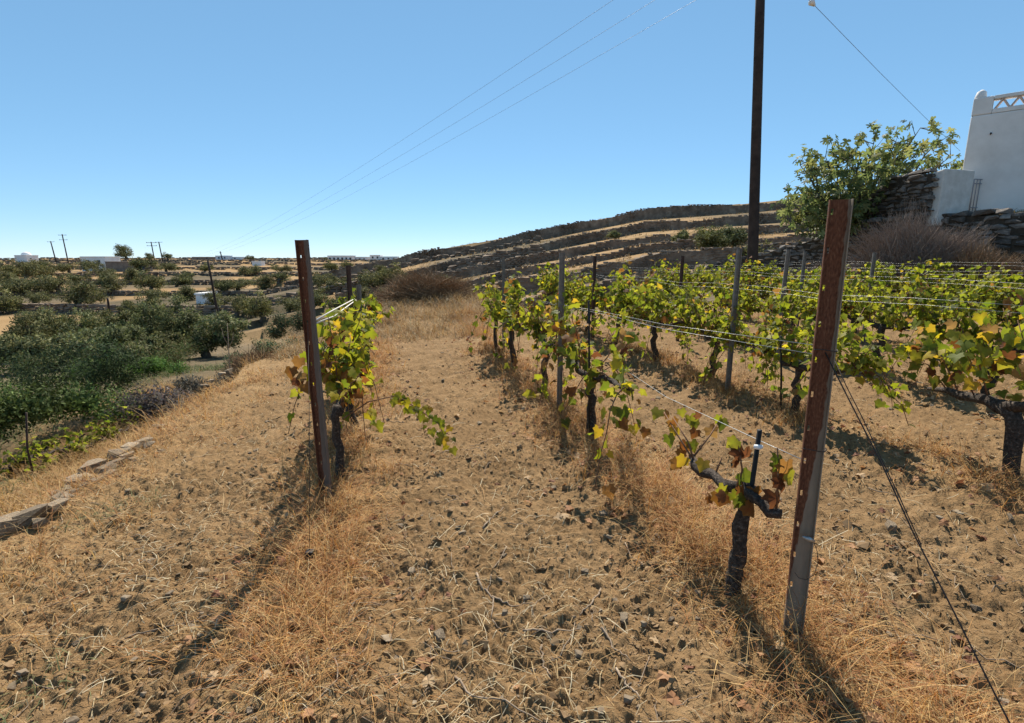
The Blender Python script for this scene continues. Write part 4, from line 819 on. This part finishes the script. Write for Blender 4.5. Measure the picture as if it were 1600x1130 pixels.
# olives and dark bushes over the valley, four shapes copied
FARP = [olive_tree(400 + i, 4.0, 2.7 + .2 * i, 46, 80, .24, OLIVE, True, 'olive_tree', 'olive', .16, .34) for i in range(4)]; usedp = [False] * 4
def zone(y): return ('valley floor' if y < 48 else 'lowest far terrace' if y < 62 else 'second far terrace' if y < 82 else 'middle terraces' if y < 130 else 'upper terraces' if y < 200 else 'last fields below the ridge')
FAR = [(15, 434, 44, 130), (42, 435, 46, 125), (70, 433, 40, 135), (108, 427, 34, 160), (137, 425, 32, 165), (45, 462, 62, 85), (22, 490, 66, 55), (92, 462, 56, 88), (122, 480, 66, 62), (178, 458, 54, 85), (237, 455, 48, 90), (205, 442, 36, 110), (160, 440, 36, 112), (225, 430, 44, 130), (276, 448, 38, 100), (290, 470, 48, 72),
       (206, 485, 30, 58), (235, 470, 42, 70), (347, 458, 34, 85), (372, 455, 46, 88), (412, 452, 44, 92), (436, 450, 36, 95), (372, 496, 62, 46), (412, 500, 66, 44), (452, 488, 54, 54), (500, 455, 44, 80), (530, 458, 54, 74), (508, 488, 50, 50), (575, 455, 50, 70), (610, 452, 52, 66), (545, 500, 56, 38), (590, 490, 60, 38), (630, 470, 44, 46),
       (596, 428, 26, 130), (260, 425, 30, 150), (320, 425, 26, 155), (55, 475, 40, 70), (150, 470, 40, 72), (560, 470, 44, 56), (485, 470, 40, 64), (335, 480, 40, 58), (10, 450, 44, 95), (130, 445, 36, 105), (300, 440, 30, 115), (390, 432, 30, 130), (440, 428, 26, 150), (520, 432, 28, 125), (545, 425, 24, 150)]
def hit(px, py, y0=26):
    ys = np.arange(y0, 460, .5); p0 = at(px, py, 1.0); zs = CAMZ + (p0[2] - CAMZ) * ys; g = G(p0[0] * ys, ys); k = np.nonzero(zs < g)[0]
    return float(ys[k[0]]) if len(k) else 300.0
cnt = {}; FAR = [(px, py, wpx, hit(px, py)) for px, py, wpx, _ in FAR]
for px, py, wpx, y in sorted(FAR, key=lambda a: (zone(a[3]), a[0])):
    x = at(px, py, y)[0]; j = random.randrange(4); o = FARP[j] if not usedp[j] else copy_tree(FARP[j]); usedp[j] = True
    s = wpx / F * y / 4.0; place(o, (x, y, gz(x, y) - .1), random.uniform(0, 6), s); o.scale = (s, s, s * random.uniform(.72, .95))
    z_ = zone(y); cnt[z_] = cnt.get(z_, 0) + 1
    side = 'before the white shed' if z_ == 'valley floor' and px < 350 else ''
    tag(o, f'dark round olive tree, {ORD[cnt[z_] - 1]} counted from the frame edge along the {z_}', 'tree', f'olive trees on the {z_}')
# shrubs on the hill terraces
for px, py, y, wd, lb in [(1100, 386, 40, 2.6, 'dark olive bush on the hill terrace nearer the skyline'), (1148, 390, 38, 2.4, 'dark olive bush on the hill beside the utility pole'), (1185, 385, 36, 2.2, 'dark olive bush behind the utility pole'), (1215, 392, 30, 2.2, 'grey green bush between utility pole and fig tree'), (1062, 384, 46, 1.4, 'small dark bush at the end of a terrace wall'), (745, 432, 33, 1.6, 'dark low bush at the foot of the hill beyond the lane'), (905, 440, 27, 1.2, 'grey green bush below the broadest terrace wall'), (960, 372, 60, 1.2, 'tiny bush on the golden strip under the skyline wall'), (690, 425, 42, 2.0, 'dark bush on the flank of the hill above the rusty bush')]:
    x = at(px, py, y)[0]; o = olive_tree(int(px), wd, wd * .8, 60, 50, .2, OLIVE, True, 'olive_bush', 'olive', .1, .42); place(o, (x, y, gz(x, y) - .1), random.uniform(0, 6), 1); tag(o, lb, 'bush')
# dry brown bushes: tangles of twigs
def twig_bush(name, base, wd, dpth, ht, n, mat, label, r, tw=.006, cols=None, leafn=0):
    root = empty(name, base); mb = MB(); Vs = []
    d = rnd_unit(n, r); d[:, 2] = np.abs(d[:, 2]) * .9 + .08; P0 = np.stack([r.uniform(-.35, .35, n) * wd, r.uniform(-.35, .35, n) * dpth, np.zeros(n)], 1)
    R_ = np.stack([d[:, 0] * wd * .5, d[:, 1] * dpth * .5, d[:, 2] * ht], 1); t0 = r.uniform(.15, .6, (n, 1)); a = P0 * (1 - t0) + R_ * t0 + r.normal(size=(n, 3)) * .05; lump = .72 + .5 * vn(d[:, 0] * 2.6 + 9, d[:, 1] * 2.6 + d[:, 2] * 2.2, 33)[:, None]; b_ = P0 * .15 + R_ * lump * r.uniform(.62, 1.12, (n, 1)) + r.normal(size=(n, 3)) * .05
    mid = (a + b_) / 2 + r.normal(size=(n, 3)) * .05; sd = np.cross(b_ - a, rnd_unit(n, r)); sd = sd / (np.linalg.norm(sd, axis=1)[:, None] + 1e-6) * tw
    V = np.stack([a - sd, a + sd, mid - sd * .8, mid + sd * .8, b_ - sd * .3, b_ + sd * .3], 1).reshape(-1, 3); Fq = np.array([(0, 1, 3, 2), (2, 3, 5, 4)]); Fa = (Fq[None] + (np.arange(n) * 6)[:, None, None]).reshape(-1, 4)
    tag(obj('twigs', mesh_np('twigs', V, Fa, M[mat]), root), kind='stuff')
    for k in range(5): tube_obj('stem', [(0, 0, -.1), R_[k] * .4, R_[k] * .8], [.03, .02, .008], M['bush_twig'], root, 5)
    return tag(root, label, 'bush')
rb = np.random.default_rng(64)
M['bush_gold'] = noise_mat('dry_gold_twig', (.3, .19, .09), (.46, .32, .16), 10, .9, 0); M['bush_brown'] = noise_mat('dry_brown_twig', (.17, .1, .055), (.33, .21, .11), 10, .9, 0)
q = at(1435, 405, 12.8); twig_bush('dry_bush', (q[0], q[1], 1.0), 3.3, 1.6, 1.75, 9000, 'bush_twig', 'big purplish brown dry bush below the stone wall and pier', rb, .006)
q = at(1545, 410, 11.8); twig_bush('dry_bush', (q[0], q[1], .85), 1.7, 1.1, 1.15, 3500, 'bush_brown', 'rusty golden dry bush below the wall near the house', rb)
q = at(1290, 415, 15); twig_bush('dry_bush', (q[0], q[1], .75), 2.2, 1.2, .8, 2500, 'bush_twig', 'low brown dry bush between utility pole and purplish bush', rb)
q = at(668, 455, 15); twig_bush('dry_bush', (q[0], q[1], gz(q[0], q[1])), 2.8, 1.6, .95, 6000, 'bush_brown', 'rusty brown dry bush beyond the end of the lane', rb)
q = at(620, 470, 17); twig_bush('dry_bush', (q[0], q[1], gz(q[0], q[1])), 2.0, 1.4, .7, 2500, 'bush_brown', 'smaller brown dry bush on the valley side of the bank', rb)
q = at(400, 530, 10.2); twig_bush('dry_bush', (q[0], q[1], gz(q[0], q[1])), 1.5, .8, .55, 2200, 'bush_brown', 'dry brown weed thicket at the terrace edge before the olive grove', rb)
q = at(1010, 445, 24); twig_bush('bare_shrub', (q[0], q[1], gz(q[0], q[1])), 2.6, 1.4, 1.9, 700, 'twig', 'pale leafless shrub in front of the broadest terrace wall', rb, .01)
# dry stalk by the terrace edge
q = at(356, 574, 8.6); q[2] = gz(q[0], q[1]); t_ = at(355, 505, 8.6); stl = empty('dry_stalk', q); d_ = t_ - q
tube_obj('stem', [(0, 0, -.05), d_ * .5, d_], [.012, .009, .005], M['twig'], stl, 5)
for a, b_ in ((-.12, .62), (.14, .7), (.1, .85), (-.1, .9)): tube_obj('branch', [d_ * b_ * .8, d_ * b_ * .9 + (a * .7, 0, .02), d_ * b_ + (a, 0, .05)], [.006, .005, .003], M['twig'], stl, 4)
tag(stl, 'tall pale dry stalk at the terrace edge beside the large olive tree', 'stalk')
# fig tree by the house
rf = np.random.default_rng(31); fx0 = at(1335, 330, 18.2); fig = empty('fig_tree', (fx0[0], fx0[1], gz(fx0[0], fx0[1]))); fo = np.array(fig.location)
LF = []; tips = []
tube_obj('trunk', [(0, 0, -.2), (.05, 0, .3), (.1, .05, .7)], [.17, .14, .12], M['bark_pale'], fig, 8, .15, rf)
targets = [(1250, 258, 18), (1290, 245, 18.3), (1330, 232, 18), (1365, 225, 17.6), (1400, 222, 18.2), (1438, 200, 18), (1465, 222, 17.8), (1485, 245, 17.6), (1498, 262, 17.8), (1270, 300, 17.4), (1240, 318, 17.5), (1310, 290, 17), (1350, 285, 17), (1395, 270, 17.2), (1430, 262, 17.3), (1245, 350, 17.8), (1290, 345, 17), (1420, 240, 18.8), (1305, 260, 18.8), (1380, 250, 18.8), (1265, 262, 18.4), (1340, 255, 17.2), (1228, 330, 18.4), (1320, 325, 16.9)]
for px, py, y in targets:
    e_ = at(px, py, y) - fo; m_ = e_ * .5 + np.array([rf.normal() * .2, rf.normal() * .2, -.12 * e_[2]]); P = np.array([(.1, .05, .6), m_ * .6, m_ * 1.1, e_ * .85, e_]); tube_obj('branch', P, [.07, .05, .035, .02, .009], M['bark_pale'], fig, 6, .1, rf)
    for s in np.linspace(.3, 1, 7):
        a = s * 4; i = min(int(a), 3); b0 = P[i] * (1 - a + i) + P[i + 1] * (a - i)
        for q_ in range(3):
            tp = b0 + rnd_unit(1, rf)[0] * (.5, .5, .38) + (0, 0, .12); 
            if q_ < 2: tips.append((b0, tp))
            for z_ in range(4): LF.append(tp + rnd_unit(1, rf)[0] * rf.uniform(.05, .34) * (1.1 if s < .9 else .6))
mb = MB()
for a, b_ in tips: mb.tube([a, (a + b_) / 2 + (0, 0, -.04), b_], [.014, .01, .006], 4)
tag(mb.build('twigs', M['bark_pale'], fig, True), kind='stuff')
LF = np.array(LF); keep = (LF[:, 2] + fo[2] > 1.6); LF = LF[keep]; n = len(LF); R = frames(rnd_unit(n, rf) * .9 + (0, -.25, .6), rnd_unit(n, rf) * .8 + (0, 0, -.45)); S = rf.uniform(.13, .25, n)
FC = [(0.120, 0.153, 0.055), (0.156, 0.189, 0.069), (0.096, 0.118, 0.046), (0.192, 0.212, 0.081), (0.240, 0.236, 0.086)]
fv, ff = fig_leaf(); FLM = [mesh_np('fig_leaf', *fig_leaf(rf.uniform(.1, .7), rf.uniform(0, .3)), M['fig'], np.tile(np.array(c), (len(fv), 1))) for c in FC]
order = np.argsort(LF[:, 1]); one = set(order[::max(1, n // 300)][:300].tolist())
for i in one:
    o = bpy.data.objects.new('leaf', FLM[int(rf.integers(5))]); C.objects.link(o); o.parent = fig; o.matrix_local = Matrix.Translation(LF[i]) @ Matrix(R[i].tolist()).to_4x4() @ Matrix.Scale(float(S[i]), 4)
rest = np.array([i for i in range(n) if i not in one]); V, Fa = scatter(fv, ff, LF[rest], R[rest], S[rest])
tag(obj('crown', mesh_np('crown', V, Fa, M['fig'], np.repeat(np.array(FC)[rf.integers(5, size=len(rest))] * rf.uniform(.75, 1.2, (len(rest), 1)), len(fv), 0)), fig), kind='stuff')
tag(fig, 'spreading fig tree with lobed leaves behind the dry stone wall', 'tree')

# ------------------------------------------------------------------ white house, pier and gate
hs = empty('white_house', at(1512, 330, 16.0)); ho = np.array(hs.location); A0 = at(1493, 330, 16.0); A1 = at(1600, 322, 15.0); hd = (A1 - A0); hd[2] = 0; hd /= np.linalg.norm(hd); hn = np.array([hd[1], -hd[0], 0.0])
if hn[1] > 0: hn = -hn
zb = ho[2] - .5; zT = at(1518, 158, 16.0)[2]; LEN = 6.5; TH = .3
def hp(s, d, z): return tuple(A0 + hd * s - hn * d - np.array([0, 0, A0[2]]) + np.array([0, 0, z]) - ho)
def slab(mb, s0, s1, d0, d1, z0, z1, bat=0):
    v_ = [hp(s0, d0 - bat, z0), hp(s1, d0 - bat, z0), hp(s1, d1, z0), hp(s0 - 0, d1, z0), hp(s0 + bat * 1.2, d0, z1), hp(s1, d0, z1), hp(s1, d1, z1), hp(s0 + bat * 1.2, d1, z1)]
    mb.add(v_, [(3, 2, 1, 0), (4, 5, 6, 7), (0, 1, 5, 4), (1, 2, 6, 5), (2, 3, 7, 6), (3, 0, 4, 7)])
zl0, zl1, zr = at(1540, 170, 15.7)[2], at(1540, 155, 15.7)[2], at(1540, 149, 15.7)[2] + .14
mb = MB(); slab(mb, 0, LEN, 0, 5.0, zb, zl0 - .12, .0); mb.build('wall', M['white'], hs, False, .05)
mb = MB(); slab(mb, .0, .44, .0, TH, zl0 - .122, zr - .14); mb.build('parapet_end', M['white'], hs, False, .03)
mb = MB(); slab(mb, .442, LEN, .0, TH, zl0 - .122, zl0); mb.build('parapet_base', M['white'], hs, False, .015)
mb = MB(); slab(mb, .442, LEN, .0, TH, zl1, zr - .14); mb.build('parapet_rail', M['white'], hs, False, .015)
mb = MB(); mb.tube([np.array(hp(.14, .15, zr - .3)), np.array(hp(.14, .15, zr - .1)), np.array(hp(.15, .15, zr + .03)), np.array(hp(.16, .15, zr + .09))], [.138, .138, .11, .03], 12); mb.build('corner_horn', M['white'], hs, True)
mb = MB(); slab(mb, .0, .3, TH + .002, 5.0, zl0 - .122, zr - .14); mb.build('parapet_return', M['white'], hs, False, .02)
M['tile'] = noise_mat('terracotta', (.5, .38, .31), (.62, .5, .43), 9, .85, .2, .005)
s_ = .48
while s_ < LEN - .3:
    for up in (0, 1):
        a, b_ = (s_, s_ + .16) if up == 0 else (s_ + .32, s_ + .16); mb = MB(); wq = .022
        mb.add([hp(a - wq, .04, zl0 - .005), hp(a + wq, .04, zl0 - .005), hp(a + wq, TH - .04, zl0 - .005), hp(a - wq, TH - .04, zl0 - .005), hp(b_ - wq, .04, zl1 + .005), hp(b_ + wq, .04, zl1 + .005), hp(b_ + wq, TH - .04, zl1 + .005), hp(b_ - wq, TH - .04, zl1 + .005)], [(3, 2, 1, 0), (4, 5, 6, 7), (0, 1, 5, 4), (1, 2, 6, 5), (2, 3, 7, 6), (3, 0, 4, 7)])
        mb.build('lattice_tile', M['tile'], hs)
    s_ += .33
mb = MB(); mb.tube([np.array(hp(.5, -.01, zT - .95)), np.array(hp(.5, -.05, zT - .98)), np.array(hp(.5, -.08, zT - .95))], .02, 6); mb.build('wall_hook', M['black'], hs)
tag(hs, 'white lime washed house with triangle lattice parapet and corner horn', 'house')
pA, pB = at(1466, 330, 15.2), at(1514, 330, 15.4); pz0, pz1 = pA[2] - .4, at(1490, 264, 15.3)[2]; mb = MB()
dv = (pB - pA); dv[2] = 0; nv = np.array([-dv[1], dv[0], 0]) / np.linalg.norm(dv) * .34
vv_ = [pA, pB, pB + nv, pA + nv]; mb.add([(q[0] - pA[0], q[1] - pA[1], pz0 - pA[2]) for q in vv_] + [(q[0] - pA[0], q[1] - pA[1], pz1 - pA[2] - .02 * i) for i, q in enumerate(vv_)], [(3, 2, 1, 0), (4, 5, 6, 7), (0, 1, 5, 4), (1, 2, 6, 5), (2, 3, 7, 6), (3, 0, 4, 7)])
tag(mb.build('gate_pier', M['pier'], None, False, .04, tuple(pA)), 'plastered off white pier between stone wall and iron gate', 'pier')
g0, g1 = at(1514, 331, 15.6), at(1538, 331, 15.75); gt = empty('iron_gate', g0); gz1 = at(1514, 280, 15.6)[2] - g0[2]; dg = g1 - g0; dg[2] = 0
for i in range(6): q = dg * (i / 5); tube_obj('bar', [q, q + (0, 0, gz1 / 2), q + (0, 0, gz1)], .012 if 0 < i < 5 else .018, M['gate'], gt, 6)
for h in (.12, gz1 - .12, gz1): tube_obj('rail', [np.array([0, 0, h]), dg / 2 + (0, 0, h), dg + (0, 0, h)], .014, M['gate'], gt, 6)
tube_obj('latch', [dg * .85 + (0, 0, gz1 * .55), dg + (0, -.02, gz1 * .55), dg * 1.12 + (0, -.02, gz1 * .55)], .015, M['gate'], gt, 6)
tag(gt, 'small grey iron gate of vertical bars beside the white house', 'gate')

# ------------------------------------------------------------------ utility poles and power cables
def upole(base, top, r0_, r1_, arms, label, mat='wood_pole', aw=1.0):
    base = np.array(base, float); top = np.array(top, float); root = empty('utility_pole', base); d = top - base
    tube_obj('pole', [d * k / 6 - (0, 0, .3 if k == 0 else 0) for k in range(7)], np.linspace(r0_, r1_, 7), M[mat], root, 10)
    for k, f in enumerate(arms):
        mb = MB(); c_ = d * f; mb.box((c_[0] - aw, c_[1] - .07, c_[2] - .06), (c_[0] + aw, c_[1] + .07, c_[2] + .06)); ca = mb.build('cross_arm', M[mat], root)
        for q in (-.9, -.1, .9): mb = MB(); mb.tube([(c_[0] + q * aw, c_[1], c_[2] + .06), (c_[0] + q * aw, c_[1], c_[2] + .25)], [.06, .04], 6); mb.build('insulator', M['wire'], ca)
    return tag(root, label, 'utility pole')
b_ = at(1178, 430, 15.4); b_[2] = gz(b_[0], b_[1]); t_ = at(1189.5, -60, 15.4); upole(b_, t_, .155, .115, [], 'tall dark wooden utility pole rising out of the frame behind the vines')
for px, pyt, pyb, y, ar, lb, aw in [(97, 366, 402, 190, (.97, .82), 'utility pole with two cross arms on the far ridge beside a fainter pole', 1.5), (79, 377, 402, 230, (.97,), 'fainter utility pole with one cross arm on the far ridge', 1.6), (236, 378, 422, 165, (.97, .86), 'dark double armed utility pole in the far fields', 1.6), (248, 378, 410, 210, (.98,), 'slim utility pole just behind the dark double armed one', 1.4), (344, 393, 408, 330, (.9,), 'tiny mast among white houses on the far ridge', .8)]:
    t_ = at(px, pyt, y); x = t_[0] + y * (.003 if px > 90 else .004); upole((x, y, min(gz(x, y), at(px, pyb, y)[2])), t_, y * .0011, y * .0009, ar, lb, 'wood_pole', aw)
for px, py0, py1, y, lb, k in [(325, 408, 500, 50, 'leaning dark wooden pole standing beside the white shed', 17), (168, 466, 495, 48, 'short dark pole among olive trees of the grove', 4)]:
    t_ = at(px, py0, y); q = at(px + k, py1, y); upole((q[0], q[1], min(q[2], gz(q[0], q[1]))), t_, .12, .09, [], lb)
q = at(50, 727, 6.3); q[2] = gz(q[0], q[1]); tag(tube_obj('wooden_stake', [q - (0, 0, .2), q + (-.02, 0, .4), at(41, 645, 6.3)], .012, M['wood_pole'], None, 6), 'thin dark stake standing among the young vines', 'stake')
for i, dxy in enumerate((-.95, 0, .95)):
    P = []
    for yy in np.concatenate([np.linspace(-12, 40, 24), np.linspace(44, 168, 24)]):
        s = yy - 14.5; z = 8.1 - .13 * s + .00087 * s * (yy - 37.6); P.append((3.74 - .785 * s + dxy * .79, yy + dxy * .62, z))
    wire('power_cable', P, .0042, M['cable'], ['thin overhead power cable, uppermost of the three crossing the sky', 'thin overhead power cable in the middle of the three crossing the sky', 'thin overhead power cable, lowest of the three crossing the sky'][i], 'cable', 'overhead power cables', 4)
a, b_ = at(1268, 4, 10), at(1500, 236, 16.3); d_ = b_ - a
dc = wire('service_cable', [a - d_ * .6, a - d_ * .3, a, a + d_ * .33 - (0, 0, .03), a + d_ * .66 - (0, 0, .03), b_], .005, M['cable'], 'thin service cable sloping down over the fig tree to the house', 'cable', None, 4)
mb = MB(); mb.tube([a + (-.03, 0, .03), a, a + d_ * .012], [.035, .055, .02], 8); tag(mb.build('cable_clamp', M['tie'], None, True), 'small white clamp on the sloping service cable', 'clamp')

# ------------------------------------------------------------------ far houses
def house(px0, px1, pyt, pyb, y, label, mat='white_far', dome=False, wins=0, depth=6):
    a = at(px0, pyb, y); b_ = at(px1, pyt, y); root = empty('far_house', (a[0], y, a[2])); W, H = b_[0] - a[0], b_[2] - a[2]
    mb = MB(); mb.box((0, 0, -3), (W, depth, H)); mb.build('wall', M[mat], root)
    mb = MB(); mb.box((-.1, -.1, H + .002), (W + .1, depth + .1, H + .22)); mb.build('roof', M[mat], root)
    for k in range(wins):
        x = W * (k + .6) / (wins + .2); mb = MB(); wq = min(.5, W / wins * .25); mb.box((x - wq, -.06, H * .3), (x + wq, .06, H * .72)); mb.build('window', M['glass'], root)
    if dome:
        mb = MB(); an = np.linspace(0, math.pi / 2, 6); R_ = W * .35; mb.tube([(W / 2, depth / 2, H + R_ * math.sin(q) * .9) for q in an], [max(.05, R_ * math.cos(q)) for q in an], 14); mb.build('dome', M[mat], root, True)
    return tag(root, label, 'building')
house(23, 41, 399.5, 404, 240, 'white domed chapel on the far ridge', dome=True)
house(128, 163, 402, 418, 150, 'small white house beside a stone barn across the valley', wins=2)
house(166, 213, 410, 421, 140, 'long low stone barn with pale walls across the valley', 'roof_far', wins=0)
house(337, 356, 400, 406, 330, 'white house under the tiny mast on the far ridge', wins=2)
house(300, 332, 402, 406, 340, 'low grey house on the far ridge before the mast', 'roof_far', wins=2)
house(358, 376, 402, 406.5, 335, 'low white house on the far ridge past the mast', wins=1)
house(512, 551, 400, 409, 280, 'long white house block on the ridge beside the slanting post', wins=6)
house(551, 573, 402, 409, 285, 'lower white house joined to the long white block', wins=3)
house(578, 594, 399, 406, 300, 'taller white house behind the long white block', wins=2)
house(594, 620, 401.5, 407, 300, 'white house at the end of the ridge cluster', wins=3)
house(307, 320, 461, 474, 62, 'small plain white shed in the valley by the leaning pole', wins=0, depth=2.5)
house(394, 408, 409, 414, 200, 'tiny white hut out in the far fields', wins=0, depth=3)
for px, py, wpx, y, lb in [(197, 404, 30, 260, 'dark rounded tree alone on the far skyline'), (235, 406, 15, 270, 'small flat topped tree by the far utility poles'), (262, 406, 16, 270, 'small dark tree right of the far utility poles'), (392, 407, 12, 300, 'tiny windswept tree on the far skyline'), (510, 409, 10, 270, 'tiny round tree at the end of the white block')]:
    x = at(px, py, y)[0]; o = copy_tree(FARP[random.randrange(4)]); s = wpx / F * y / 4; place(o, (x, y, at(px, py, y)[2]), 1, s); tag(o, lb.replace('right of', 'past'), 'tree', 'trees on the far skyline')
